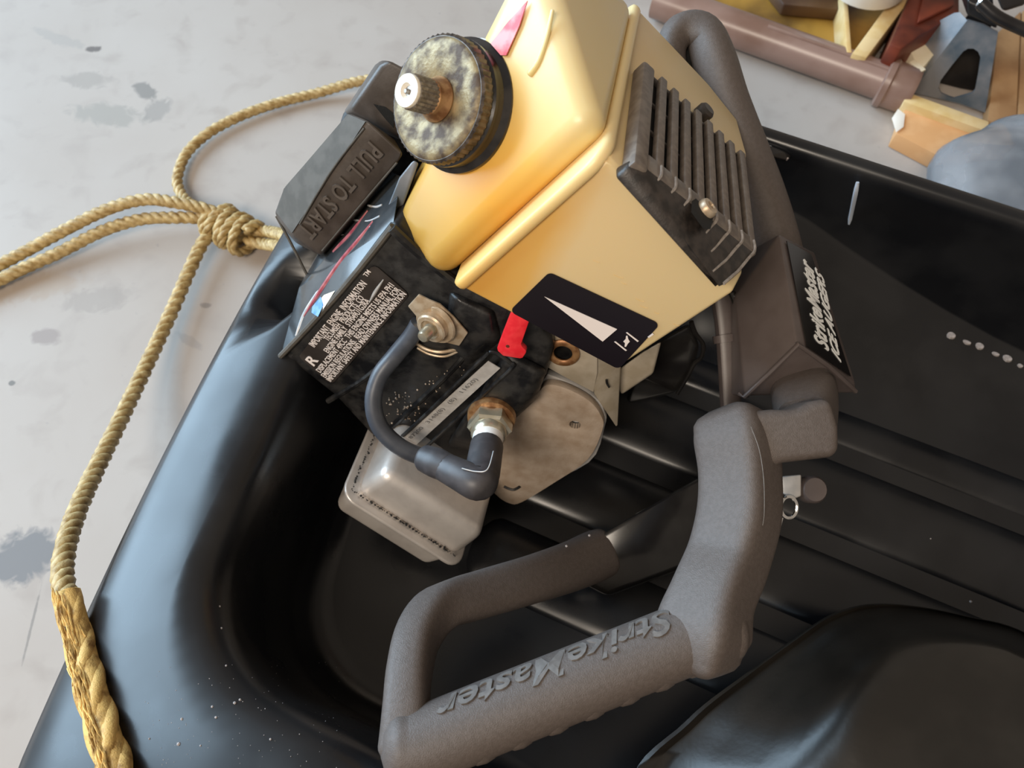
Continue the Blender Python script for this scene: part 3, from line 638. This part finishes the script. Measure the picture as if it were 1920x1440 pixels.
# --- spark plug and boot
PA = (at(905, 880, .515) - at(921, 785, .552)).normalized()
pb0 = at(921, 786, .556)
plug = lathe('spark_plug', [(0, -.006), (.0165, -.006), (.0172, -.003), (.0165, .001), (.0135, .002), (.0135, .004), (0, .004)], pb0, PA, M['copper'], ph, n=32)
lathe('plug_hexagon', [(0, .002), (.0150, .002), (.0155, .004), (.0155, .0105), (.0138, .0125), (.0118, .0130), (.0114, .0175), (0, .0175)], pb0, PA, M['nickel'], plug, n=6, sharp=20)
lathe('plug_collar', [(0, .010), (.0122, .010), (.0122, .0165), (.0108, .0185), (0, .0185)], pb0, PA, M['nickel'], plug, n=28)
lathe('insulator', [(0, .015), (.0104, .015), (.0106, .0200), (.0102, .026), (0, .026)], pb0, PA, M['ceramic'], plug, n=28)
e0 = pb0 + PA*.0265
boot = tube('plug_boot', [e0, e0 + PA*.010, e0 + PA*.020, e0 + PA*.028 + V((-.0005, 0, 0)), at(895, 905, .508), at(862, 890, .512), at(830, 874, .520), at(812, 866, .525)], [.0112, .0114, .0116, .0120, .0116, .0104, .0094, .0086], M['rubber'], ph, n=20, rounded=True)
tube('boot_sleeve', [at(836, 876, .518), at(818, 868, .522), at(798, 860, .527)], [.0094, .0100, .0092], M['rubber'], boot, n=20, rounded=True)
tube('boot_seam', [at(866, 878, .5005), at(892, 884, .4985), at(914, 880, .4985), at(925, 846, .5125)], .0004, M['palegrey'], boot, n=6)
# --- red choke lever
rz = .004
rl = lambda x, y: pc(780+x*.11458, 560+y*.11458, rz)
lever = prism('choke_lever', [rl(*q) for q in [(1600, 150), (1900, 280), (1850, 380), (1722, 745), (1735, 790), (1798, 850), (1802, 890), (1745, 975), (1700, 985), (1425, 942), (1335, 860), (1325, 815), (1420, 560), (1530, 280)]], EC*.005, M['red'], ph, bev=.0008)
lathe('lever_dimple', [(0, .0001), (.0012, .0001), (.0016, -.0004), (0, -.0004)], rl(1500, 780), -EC, M['rust'], lever, n=14)
# --- carburettor bracket of folded sheet metal
kc = .030
hc_c = pc(1056, 660, kc)
brk2 = prism('carburettor_bracket', [pc(u, v, kc) for u, v in [(1022, 610), (1120, 655), (1120, 700), (1113, 736), (1060, 708), (1024, 688), (1013, 676), (1018, 640)]], EC*.0022, M['sheet'], ph, bev=.0006, holes=[ring_pts(hc_c, EA, EB, .0082)])
hull('bracket_flange', [pc(1114, 660, kc), pc(1114, 738, kc), pc(1158, 798, kc+.012), pc(1163, 690, kc+.012), pc(1164, 650, kc+.012), pc(1115, 738, kc+.003), pc(1155, 800, kc+.015), pc(1164, 690, kc+.015), pc(1114, 660, kc+.003)], M['sheet'], brk2, bev=.0004, seg=1)
X_, Y_ = EA, EB
tube('grommet', [hc_c + (X_*math.cos(2*math.pi*i/16) + Y_*math.sin(2*math.pi*i/16))*.0088 - EC*.001 for i in range(16)], [(.0017, .0026)]*16, M['copper'], brk2, closed=True, n=10, k=2, up=EC)
lathe('bore', [(.0082, .001), (.0080, .014), (0, .014)], hc_c, EC, M['block'], brk2, n=24)
tube('bracket_slot', [pc(1137, 712, kc+.0045), pc(1138, 719, kc+.0045), pc(1142, 726, kc+.0055)], .0008, M['block'], brk2, n=6)
# --- cast mounting plate
mc = .030
plate = prism('mounting_plate', [V(q) for q in smooth_path([pc(u, v, mc) for u, v in [(1026, 722), (1060, 728), (1105, 752), (1127, 780), (1130, 806), (1102, 862), (1040, 905), (978, 942), (955, 944), (930, 928), (900, 890), (940, 800), (985, 762), (1010, 735)]], 4, True)], EC*.006, M['cast'], ph, bev=.0012, holes=[ring_pts(pc(1078, 797, mc), EA, EB, .0042, 14)])
prism('plate_edge', [V(q) for q in smooth_path([pc(u, v, mc+.007) for u, v in [(1022, 708), (1034, 704), (1080, 724), (1122, 750), (1134, 776), (1134, 800), (1104, 868), (1000, 900), (1000, 760)]], 4, True)], EC*.006, M['castedge'], plate, bev=.0015)
lathe('bolt_hole', [(.0042, .0005), (.0042, .0075), (0, .0075)], pc(1078, 797, mc), EC, M['block'], plate, n=16)
tube('plate_slot', [pc(945, 912, mc-.0004), pc(962, 918, mc-.0004), pc(975, 912, mc-.0004)], .0012, M['block'], plate, n=6)

# --- muffler: two pressed shells and the flange between them
mf = -.035; 
def lm(u, v): p = pc(u, v, mf) - EO; return p.dot(EA), p.dot(EB)
aL, bF = lm(652, 928); aR, bR_ = lm(853, 1048); bF = (bF+bR_)/2
mh = -.036; md = .075
muf = thing('x', (0, 0, 0), 'x', 'x'); bpy.data.objects.remove(muf)
def box(a0, a1, b0, b1, c0, c1, tb=0, da=0): return [E(a0, b1, c0), E(a1, b1, c0), E(a1, b1, c1), E(a0, b1, c1), E(a0+da, b0, c0+tb), E(a1-da, b0, c0+tb), E(a1-da, b0, c1-tb), E(a0+da, b0, c1-tb)]
muffler = hull('muffler', box(aL+.003, aR+.002, bF+mh, bF+.001, mf+.002, mf+md, .003, .002), M['alu'], ph, bev=.009, seg=5, sharp=60)
pl = round_poly([(aL-.006, mf-.006), (aR+.007, mf-.006), (aR+.007, mf+md+.004), (aL-.006, mf+md+.004)], [.013]*4, 6, 2)
prism('flange', [E(p.x, bF-.0015, p.y) for p in pl], EB*.0034, M['alu'], muffler, bev=.0014, seg=3)
hull('lower_shell', box(aL, aR+.001, bF+.034, bF, mf+.0005, mf+md, .004, .004), M['alu'], muffler, bev=.008, seg=5, sharp=60)
# burnt crust along the seam
bm = bmesh.new()
for k in range(110):
    if k < 75: a_ = aL + (aR-aL)*(k/75); c_ = mf - .0012
    else: a_ = aL - .0005; c_ = mf + (md*.9)*((k-75)/35)
    r = random.uniform(.0003, .0011)
    bmesh.ops.create_icosphere(bm, subdivisions=1, radius=r, matrix=Matrix.Translation(E(a_+random.gauss(0, .0004), bF-.0025-abs(random.gauss(0, .0007)), c_+.0030)))
bm_obj('crust', bm, M['block'], muffler, kind='stuff')
# ---- hidden side: carburettor, air box, gear case
hull('carburettor', [pc(u, v, .05) for u, v in [(1150, 700), (1205, 660), (1240, 640), (1225, 700), (1165, 740)]] + [pc(u, v, .085) for u, v in [(1150, 700), (1240, 640), (1225, 700), (1165, 740)]], M['sheet'], ph, bev=.002)
airbox = hull('air_box', [pc(u, v, .075) for u, v in [(1215, 650), (1296, 605), (1312, 650), (1300, 690), (1270, 735), (1190, 700)]] + [pc(u, v, .12) for u, v in [(1215, 640), (1296, 605), (1312, 650), (1300, 690), (1270, 735), (1170, 760)]], M['gloss'], ph, bev=.004)
tube('air_box_rim', [pc(1296, 603, .074), pc(1304, 625, .074), pc(1318, 645, .074), pc(1316, 668, .074), pc(1302, 682, .074), pc(1290, 705, .074), pc(1270, 738, .074)], .0016, M['gloss'], airbox, n=8)
hull('gear_case', [at(u, v, .60) for u, v in [(1075, 1032), (1335, 880), (1345, 1040), (1140, 1118), (1085, 1090)]] + [at(1090, 1050, .66), at(1330, 890, .66), at(1330, 1050, .66), at(1120, 1110, .66)], M['gloss'], ph, bev=.004)
# --- upright strip and hose between cover and handle box
tube('frame_upright', [at(1350, 545, .56), at(1360, 610, .562), at(1366, 690, .565), at(1372, 800, .57)], [(.0056, .0070)]*4, M['cover'], ph, n=12, ex=3.2)
tube('upright_clamp', [at(1359, 628, .561), at(1361, 642, .561)], [(.0078, .0082)]*2, M['cover'], ph, n=12, ex=3)
tube('fuel_hose', [at(1372, 548, .55), at(1383, 580, .552), at(1384, 625, .555), at(1394, 652, .556), at(1390, 700, .558), at(1398, 745, .56)], .0026, M['gloss'], ph, n=10)

# --- handle assembly
G0, G1 = at(800, 1392, .430), at(1330, 1180, .452)
gax = (G1-G0).normalized(); gr = .0196
grip = tube('front_grip', [at(752, 1400, .428), G0, G0.lerp(G1, .25), G0.lerp(G1, .5), G0.lerp(G1, .75), G0.lerp(G1, .96), at(1352, 1172, .455)], [.0185, gr, gr, gr, gr, gr*1.01, gr*1.06], M['handle'], ph, n=36, rounded=True)
NV = (CAM - at(1330, 1200, .45)).normalized(); side = gax.cross(NV).normalized()
# finger grooves under the grip
for i in range(7):
    p = G0.lerp(G1, .16+.125*i) + side*0
    dn = (UP*-1 - gax*(UP*-1).dot(gax)).normalized()
    tube('finger_ridge', [p + (dn*math.cos(a) + gax.cross(dn)*math.sin(a))*(gr-.0028) for a in [math.radians(q) for q in range(-65, 66, 13)]], [(.0012, .003), (.0026, .005), (.0036, .007)] + [(.0042, .0085)]*5 + [(.0036, .007), (.0026, .005), (.0012, .003)], M['handle'], grip, n=10, k=2)
# script lettering moulded around the grip (upside down as seen here)
u_up = (NV - gax*NV.dot(gax)).normalized(); v_side = gax.cross(u_up)       # angle 0 faces the camera
if v_side.dot(UP) < 0: v_side = -v_side
def grip_warp(fx, fy, h):
    t = .885 - .82*fx; ang = math.radians(62 - 46*fy)
    return G0.lerp(G1, t) + (u_up*math.cos(ang) + v_side*math.sin(ang))*(gr - .0004 + h)
text('lettering', 'StrikeMaster', V(), None, None, M['handletext'], grip, lift=.0015, shear=.35, bold=.014, warp=grip_warp)
# D loop of the left side
tube('handle_loop', [at(758, 1400, .432), at(762, 1330, .440), at(768, 1260, .452), at(785, 1190, .470), at(825, 1140, .490), at(900, 1115, .515), at(985, 1090, .545), at(1070, 1062, .585), at(1120, 1040, .61)],
     [(.0135, .016), (.0125, .0155), (.0120, .0150), (.0120, .0145), (.0125, .0140), (.0130, .0150), (.0140, .0160), (.0160, .0180), (.017, .019)], M['handle'], ph, n=24, ex=3.2, rounded=True, up=gax)
# right post curving up
post = tube('handle_post', [at(1314, 1228, .449), at(1320, 1180, .450), at(1338, 1115, .456), at(1366, 1045, .468), at(1386, 965, .474), at(1388, 890, .480), at(1382, 828, .486), at(1376, 800, .490)],
     [(.0185, .0190), (.0225, .0220), (.0200, .0200), (.0200, .0200), (.0206, .0206), (.0206, .0206), (.0215, .0215), (.0205, .0205)], M['handle'], ph, n=40, ex=5, twist=math.radians(0), rounded=True, up=(RT*.72 - FW*.69))
tube('mould_line', [at(1408, 800, .459), at(1424, 845, .456), at(1432, 900, .4535), at(1433, 960, .4515), at(1430, 985, .4515)], .00022, M['handletext'], post, n=6)
prism('handle_shelf', [at(u, v, .468) for u, v in [(1400, 772), (1450, 767), (1490, 768), (1520, 752), (1560, 745), (1576, 800), (1577, 852), (1560, 858), (1472, 868), (1440, 880), (1400, 860)]], FW*.050 - UP*.004, M['handle'], ph, bev=.006, seg=5, sharp=60)
tube('shelf_neck', [at(1508, 680, .620), at(1508, 712, .575), at(1508, 752, .528), at(1512, 795, .499)], [(.023, .025), (.022, .0245), (.0205, .022), (.0165, .018)], M['handle'], ph, n=28, ex=3.2, up=(RT*.72 - FW*.69))
# gear cover box with lettering
b_top, b_bot = at(1461, 438, .520), at(1495, 643, .495)
lb_t, lb_b = at(1378, 556, .545), at(1396, 742, .530)
rt_t, rt_b = at(1526, 472, .575), at(1603, 718, .545)
lt_up = at(1400, 490, .56)
back_v = FW*.055
boxp = hull('gear_cover', [b_top, b_bot, lb_t, lb_b, rt_t, rt_b, at(1606, 736, .552), b_top + back_v, lb_t + back_v, lb_b + back_v, rt_b + back_v*.6, rt_t + back_v*.6, at(1500, 655, .502)], M['cover'], ph, bev=.0018, seg=2)
tn_ = (rt_b - b_bot).cross(b_top - b_bot).normalized()
if tn_.dot(CAM - b_bot) < 0: tn_ = -tn_
def tf(u, v, d=.0006): return onplane(u, v, b_bot + tn_*d, tn_)
name_plate = prism('name_plate', [tf(1474, 452), tf(1520, 478), tf(1594, 706), tf(1512, 650)], tn_*.0006, M['gloss'], ph)
text('lettering', 'StrikeMaster', tf(1555, 660, .0013), tf(1523, 497, .0013) - tf(1555, 660, .0013), tf(1529, 644, .0013) - tf(1555, 660, .0013), M['bwhite'], name_plate, shear=.3, bold=.025)
text('lettering', 'ICE AUGERS', tf(1577, 680, .0013), tf(1543, 517, .0013) - tf(1577, 680, .0013), tf(1561, 664, .0013) - tf(1577, 680, .0013), M['bwhite'], name_plate, shear=.3, bold=.022)
tube('cover_edge', [at(1386, 738, .5255), at(1396, 744, .5225), at(1442, 700, .509), at(1496, 646, .4925), at(1552, 686, .513), at(1604, 734, .543)], .0016, M['cover'], boxp, n=8, smooth=False)
# rear handle loop beyond the tank
tube('rear_handle', [at(1300, 250, .60), at(1268, 165, .60), at(1258, 95, .60), at(1278, 58, .60), at(1318, 62, .60), at(1338, 110, .60), at(1362, 190, .602), at(1398, 285, .605), at(1426, 365, .608), at(1446, 440, .61), at(1462, 520, .61), at(1470, 590, .60)],
     [(.013, .013), (.011, .012), (.0095, .012), (.0105, .0125), (.0130, .0140), (.0155, .0155), (.0160, .0160), (.0165, .016), (.0175, .017), (.019, .018), (.02, .019), (.02, .019)], M['handle'], ph, n=24, ex=2.5, up=(RT*.7 - FW*.71))
prism('dark_recess_fill', [at(u, v, .605) for u, v in [(1262, 70), (1300, 60), (1326, 90), (1340, 170), (1310, 260), (1270, 200)]], FW*.012, M['dark'], ph, bev=.002)  # near-black fill put in for the shade of the loop's recess
# clip bolt under the shelf
clip = lathe('clip_bolt', [(0, 0), (.009, 0), (.0095, .003), (.0095, .012), (.008, .0145), (0, .015)], at(1512, 918, .565), (CAM - at(1512, 918, .565) + RT*.25).normalized(), M['cover'], ph, n=20)
hull('clip_plate', [at(u, v, .55) for u, v in [(1466, 893), (1502, 890), (1502, 930), (1488, 936), (1466, 925)]] + [at(u, v, .565) for u, v in [(1466, 893), (1502, 890), (1502, 930), (1466, 925)]], M['castedge'], clip, bev=.001)
tube('clip_ring', [at(1479+15*math.cos(2*math.pi*i/14), 951+20*math.sin(2*math.pi*i/14), .548) for i in range(14)], .0013, M['chrome'], clip, n=8, closed=True, k=2)
tube('clip_tail', [at(1466, 970, .55), at(1462, 985, .55)], .0012, M['chrome'], clip, n=8)
# hidden legs that carry the machine on the sled floor
tube('drive_shaft', [E(.06, .20, .12), E(.075, .20, .16), V((.13, .33, .05))], [.022, .02, .018], M['frame'], ph, n=16)
tube('frame_foot', [at(1225, 1000, .62), at(1225, 1000, .70)], .02, M['frame'], ph, n=14)

# ================================================================== ROPE
rope = thing('tow_rope', onz(400, 430, 0), 'knotted yellow twisted tow rope running from sled bow across concrete', 'rope')
def twisted(name, pts, r, m=None, pitch=.028, k=10, par=None, r_end=None):
    """three strands laid round a common path"""
    P = [V(q) for q in smooth_path(pts, k)]; bm = bmesh.new(); L_ = [0]
    for a, b in zip(P, P[1:]): L_.append(L_[-1] + (b-a).length)
    tot = L_[-1]; n = max(12, int(tot/.0042)); Q = []; j = 0
    for i in range(n+1):
        s = tot*i/n
        while j < len(P)-2 and L_[j+1] < s: j += 1
        f = (s-L_[j])/max(1e-9, L_[j+1]-L_[j]); Q.append(P[j].lerp(P[j+1], f))
    for st in range(3):
        path = []; rr = []
        for i, q in enumerate(Q):
            t = (Q[min(i+1, n)] - Q[max(i-1, 0)]).normalized(); nn = (V((0, 0, 1)) - t*t.z)
            nn = nn.normalized() if nn.length > .05 else t.orthogonal(); bb = t.cross(nn); s = tot*i/n
            a = 2*math.pi*(s/pitch + st/3); R_ = r if r_end is None else r + (r_end-r)*i/n
            path.append(q + (nn*math.cos(a) + bb*math.sin(a))*R_*.50); rr.append((R_*.56, R_*.56))
        tube_bm(path, rr, n=8, bm=bm, smooth=False)
    return bm_obj(name, bm, m or M['rope'], par or rope, sharp=180)
def zp(l): return [onz(u, v, z) for u, v, z in l]
rr = .0064
twisted('rope_line', zp([(720, 145, .03), (660, 155, .02), (600, 173, .010), (520, 193, .009), (450, 218, .009), (390, 250, .009), (352, 285, .009), (335, 322, .009), (334, 350, .010), (352, 378, .014), (400, 408, .026)]), .0058, pitch=.026)
twisted('rope_line', zp([(420, 405, .030), (380, 390, .036), (330, 380, .040), (270, 374, .040), (200, 393, .034), (120, 432, .024), (50, 470, .016), (-30, 512, .012), (-90, 545, .012)]), rr)
twisted('rope_line', zp([(425, 425, .026), (380, 410, .026), (320, 408, .026), (260, 412, .024), (190, 434, .020), (110, 474, .014), (40, 505, .012), (-30, 540, .010), (-90, 570, .010)]), rr)
twisted('rope_line', zp([(410, 425, .020), (382, 452, .020), (356, 505, .018), (328, 570, .018), (296, 640, .022), (262, 712, .034), (222, 795, .056), (180, 880, .086), (148, 950, .115), (126, 1015, .142), (117, 1070, .162), (122, 1110, .176), (128, 1135, .182)]), .0068, r_end=.0074, pitch=.030)
def on_rim(l): return [(u, v, surf(u, v).z + .0075) for u, v in l]
fray = [(124, 1115, .178)] + on_rim([(149, 1205), (165, 1270), (185, 1340), (206, 1410), (225, 1480)])
fray[0] = (124, 1115, fray[1][2] - .004); fray.append((240, 1550, fray[-1][2]))
twisted('frayed_end', zp(fray), .0086, r_end=.0100, m=M['ropefray'], pitch=.085)
tube('rope_core', [V(q) for q in smooth_path(zp(fray), 4)], .0084, M['ropefray'], rope, n=12, smooth=False)
twisted('rope_line', zp([(462, 432, .020), (500, 434, .026), (528, 440, .060), (552, 455, .110), (575, 480, .15), (590, 500, .15)]), .0062)
twisted('rope_line', zp([(462, 452, .018), (496, 458, .024), (524, 462, .055), (548, 475, .105), (572, 495, .14), (590, 515, .14)]), .0062)
# knot: five wraps round the standing parts
k0, k1 = onz(396, 408, .020), onz(470, 450, .020); kx = (k1-k0).normalized(); ky = V((0, 0, 1)); kz = kx.cross(ky)
kn = []
for i in range(5*12+1):
    a = 2*math.pi*i/12; f = i/60
    kn.append(k0.lerp(k1, .04+.92*f) + ky*math.cos(a)*.0135 + (kz*math.sin(a))*(.0185) + kx*.003*math.sin(a*.5))
twisted('knot', kn, .0052, pitch=.03, k=2)
# loose fibres on the frayed end
bm = bmesh.new(); fp = [V(q) for q in smooth_path(zp(fray[:6]), 12)]
for k in range(420):
    i = random.randrange(len(fp)-7); a = random.uniform(-.5, math.pi+.5); nn = SX*math.cos(a) + V((0, 0, 1))*math.sin(a)
    p = fp[i] + nn*.0092; q = fp[i+3] + nn*(.0100+random.random()*.0010) + SX*random.gauss(0, .0008); r = fp[i+6] + nn*(.0094+random.random()*.0015) + SX*random.gauss(0, .0014)
    tube_bm([p, q, r], [.0004, .0007, .0003], n=4, bm=bm, k=2)
bm_obj('loose_fibres', bm, M['ropefray'], rope, kind='stuff', sharp=None)

# ================================================================== SMALL THINGS IN AND ON THE SLED
streak = tag(tube('pale_streak', [onz(1608, 342, .188), onz(1604, 362, .178), onz(1596, 400, .150), onz(1588, 440, .122), onz(1584, 470, .10)], [.0014, .0020, .0018, .0016, .0010], M['streak'], n=8), 'pale blue cord running down the far sled wall', 'streak')  # thin pale raised line down the far wall
lt = thing('rim_notch', onz(1440, 285, .18), 'dark added plate for the torn latch bracket on the far sled rim beside the rear handle', 'notch')  # added dark plate stands in for a torn gap in the rim
hull('notch_plate', [onz(u, v, .186) for u, v in [(1415, 262), (1470, 282), (1484, 292), (1478, 302), (1440, 296), (1422, 284)]] + [onz(u, v, .192) for u, v in [(1420, 266), (1470, 286), (1440, 292)]], M['blackmetal'], lt, bev=.001)
for q in ([(1424, 268), (1436, 272), (1446, 276)], [(1462, 290), (1471, 294), (1477, 299)], [(1440, 289), (1452, 294)]):
    tube('worn_edge', [onz(u, v, .1866) for u, v in q], .0014, M['chalk'], lt, n=8)
bm = bmesh.new()
for u, v, z, r in [(1062, 1024, .14, .0010), (1105, 1004, .14, .0010), (415, 1178, .172, .0008), (424, 1248, .168, .0007), (440, 1318, .178, .0010), (398, 1325, .190, .0008), (405, 1345, .190, .0008), (335, 1395, .192, .0012), (341, 1348, .192, .0009), (507, 1386, .186, .0007), (450, 1312, .180, .0008), (376, 1398, .191, .0006), (280, 1385, .192, .0006), (1820, 1128, .045, .0012), (1815, 1383, .1685, .0009), (1640, 1385, .1685, .0005), (412, 1137, .17, .0007), (1745, 1010, .04, .0006)]:
    bmesh.ops.create_icosphere(bm, subdivisions=1, radius=r, matrix=Matrix.Translation(onz(u, v, z) if u > 950 else surf(u, v)))
for k in range(120):
    u, v = random.uniform(260, 640), random.uniform(1240, 1440); bmesh.ops.create_icosphere(bm, subdivisions=1, radius=random.uniform(.00012, .00032), matrix=Matrix.Translation(surf(u, v)))
tag(bm_obj('grit_specks', bm, M['chalk'], kind='stuff'), 'pale grit specks scattered over the black sled', 'grit')

# ================================================================== BACKGROUND
tz = .024
tb = thing('plastic_tube', onz(1500, 110, 0), 'long pinkish plastic tube with end coupling lying on floor beyond the sled', 'tube')
t0, t1 = onz(1230, 0, tz), onz(1690, 165, tz); ta = (t1-t0).normalized()
tube('pipe', [t0.lerp(t1, f) for f in (0, .25, .5, .75, 1)], [.0205]*5, M['pinktube'], tb, n=24, smooth=False)
lathe('coupling', [(.0, -.012), (.024, -.012), (.0275, -.010), (.0275, -.004), (.0255, -.002), (.0255, .018), (.0225, .024), (.0, .024)], t0.lerp(t1, .965), ta, M['pinktube'], tb, n=28)
tube('pipe_edge', [t0.lerp(t1, f) + V((0, -.004, .0200)) for f in (.45, .7, .93)], .0022, M['pinktube'], tb, n=8)
bd = thing('wooden_board', onz(1770, 240, 0), 'narrow tan wooden board lying on floor past the tube end', 'board')
prism('plank', [onz(u, v, .022) for u, v in [(1700, 195), (1850, 250), (1900, 300), (1760, 292), (1680, 250)]], V((0, 0, -.021)), M['tan'], bd, bev=.001)
prism('batten', [onz(u, v, .032) for u, v in [(1700, 172), (1855, 228), (1850, 246), (1695, 190)]], V((0, 0, -.0318)), M['palewood'], bd, bev=.001)
tag(hull('tape_scrap', [onz(u, v, .024) for u, v in [(1672, 222), (1684, 204), (1697, 214), (1694, 238), (1680, 248)]] + [onz(1684, 225, .026), onz(1684, 225, .0225)], M['whiteplastic']), 'scrap of white tape at the coupling end of the pink tube', 'tape')
cr = thing('plywood_crate', onz(1530, 40, 0), 'shallow oil-stained plywood crate with pale pine sides beyond the tube', 'crate')
prism('bottom_panel', [onz(u, v, .012) for u, v in [(1330, -40), (1320, 0), (1420, 30), (1600, 108), (1620, 100), (1700, -50)]], V((0, 0, -.011)), M['ochre'], cr)
prism('side_strip', [onz(u, v, .05) for u, v in [(1598, 100), (1625, 108), (1735, -40), (1700, -40)]], V((0, 0, -.048)), M['palewood'], cr, bev=.001)
prism('divider_strip', [onz(u, v, .045) for u, v in [(1580, -20), (1588, -20), (1597, 98), (1588, 98)]], V((0, 0, -.033)), M['palewood'], cr, bev=.0008)
tag(prism('dark_panel', [onz(u, v, .03) for u, v in [(1440, -30), (1470, 8), (1580, 18), (1576, -30)]], V((0, 0, -.016)), M['darkwood'], bev=.002), 'dark brown board lying inside the stained plywood crate', 'board')
wt = thing('white_tub', onz(1620, 0, .05), 'white plastic tub at the top edge resting over the plywood crate', 'tub')
lathe('tub_body', [(0, 0), (.040, 0), (.046, .004), (.050, .03), (.052, .06), (.048, .06), (.046, .008), (0, .008)], onz(1622, -28, .056), (0, 0, 1), M['whiteplastic'], wt, n=32)
rb = thing('red_brown_toolbox', onz(1730, 30, 0), 'rust red painted metal box between the pine strip and jack stand', 'box')
prism('box_body', [onz(u, v, .07) for u, v in [(1668, 82), (1690, 92), (1725, 66), (1800, 24), (1800, -40), (1720, -40)]], V((0, 0, -.068)), M['rust'], rb, bev=.003)
prism('box_lid', [onz(u, v, .076) for u, v in [(1722, 40), (1790, 8), (1795, -30), (1735, -30)]], V((0, 0, -.0055)), M['rust'], rb, bev=.002)
ct = thing('cream_carton', onz(1745, 95, 0), 'small cream cardboard carton beside the jack stand foot', 'carton')
prism('carton_body', [onz(u, v, .045) for u, v in [(1703, 86), (1760, 52), (1778, 70), (1730, 128), (1714, 110)]], V((0, 0, -.044)), M['cream'], ct, bev=.001)
prism('carton_flap', [onz(u, v, .048) for u, v in [(1714, 112), (1736, 130), (1728, 134), (1706, 116)]], V((0, 0, -.002)), M['cream'], ct)
js = thing('jack_stand', onz(1790, 195, 0), 'blue-grey steel jack stand with oblong cutout in its leg plate', 'jack stand')
f0, f1 = onz(1709, 174, .004), onz(1846, 216, .004); fx = (f1-f0).normalized(); fn = V((fx.y, -fx.x, 0))
fn = (fn + V((0, 0, .32))).normalized()
if fn.dot(CAM-f0) < 0: fn = -fn
def jf(u, v): return onplane(u, v, f0, fn)
cx = lambda x, y: (1640+x*.14583, y*.14583)
hole = [jf(*cx(*q)) for q in [(820, 1130), (850, 1030), (1000, 830), (1140, 660), (1200, 625), (1270, 625), (1330, 665), (1360, 740), (1330, 950), (1290, 1160), (1250, 1200), (1020, 1268), (960, 1250), (850, 1200)]]
prism('leg_plate', [jf(*cx(*q)) for q in [(470, 1190), (1190, 260), (1400, 320), (1585, 420), (1500, 950), (1420, 1450), (1100, 1330)]], fn*-.004, M['bluesteel'], js, holes=[hole])
prism('dark_backing', [jf(*cx(*q)) - fn*.03 for q in [(600, 1150), (1190, 330), (1500, 440), (1400, 1330), (1100, 1280)]], fn*-.004, M['blackmetal'], js)  # added black plate: paints the shaded inside seen through the cutout
hull('side_plate', [jf(*cx(470, 1190)), jf(*cx(1190, 260)), jf(*cx(470, 1190)) + V((-.02, .06, 0)), jf(*cx(1190, 260)) + V((-.005, .012, 0)), jf(*cx(1190, 260)) + V((-.008, .016, -.004)), jf(*cx(470, 1190)) + V((-.024, .064, 0))], M['bluesteel'], js)
jt = jf(1840, 45)
hull('head', [jf(1812, 30), jf(1872, 58), jf(1866, 20), jf(1815, 0)] + [jf(1812, 30) + V((0, .035, 0)), jf(1872, 58) + V((0, .035, 0)), jf(1866, 20) + V((0, .03, 0)), jf(1815, 0) + V((0, .03, 0))], M['blackmetal'], js, bev=.003)
lathe('pin', [(0, 0), (.008, 0), (.008, .006), (.0055, .008), (0, .008)], jf(1846, 6), fn, M['chrome'], js, n=18)
tl = thing('black_bar_tool', jf(1880, 30) + V((0, 0, .02)), 'black steel bar tool leaning across the jack stand head, top right', 'tool')
d_ = (CAM - jt).dot(FW)*-1
tube('bar', [at(1838, 5, d_*.94), at(1870, 32, d_*.94), at(1925, 58, d_*.94), at(1990, 88, d_*.94)], .0062, M['blackmetal'], tl, n=14)
hull('bar_head', [at(u, v, d_*.955) for u, v in [(1862, -20), (1880, 22), (1925, 8), (1925, -30)]] + [at(u, v, d_*1.0) for u, v in [(1862, -20), (1880, 22), (1925, 8), (1925, -30)]], M['blackmetal'], tl, bev=.004)
tag(prism('brown_plank', [onz(u, v, .016) for u, v in [(1852, 225), (1872, 60), (1915, 20), (1905, 250)]], V((0, 0, -.015)), M['brownwood'], bev=.001), 'brown wooden plank on the floor right beside the jack stand leg', 'plank')
tag(prism('brown_plank', [onz(u, v, .017) for u, v in [(1908, 250), (1918, 20), (1990, -10), (1990, 260)]], V((0, 0, -.016)), M['brownwood'], bev=.001), 'brown wooden plank at right picture edge, farther from the jack stand', 'plank')
jug = thing('clear_plastic_bag', onz(1850, 360, 0), 'crumpled smoky clear plastic bag on the floor behind sled, right edge', 'bag')
bm = bmesh.new(); bmesh.ops.create_icosphere(bm, subdivisions=5, radius=1)
jc = S(.315, .655, .068)
from mathutils import noise as mn
for v in bm.verts:
    d = v.co.copy(); s = 1 + .07*mn.noise(d*1.9) + .018*mn.noise(d*5)
    v.co = jc + SX*d.x*.150*s + SY*d.y*.105*s + V((0, 0, d.z*.066*s))
bm_obj('bag_film', bm, M['clear'], jug, sharp=180)
tag(tube('white_strap', [onz(1885, 407, .010), onz(1925, 425, .010), onz(1990, 450, .010)], [(.002, .005)]*3, M['whiteplastic'], n=8), 'white strip lying on floor against sled rim under the clear bag', 'strip')
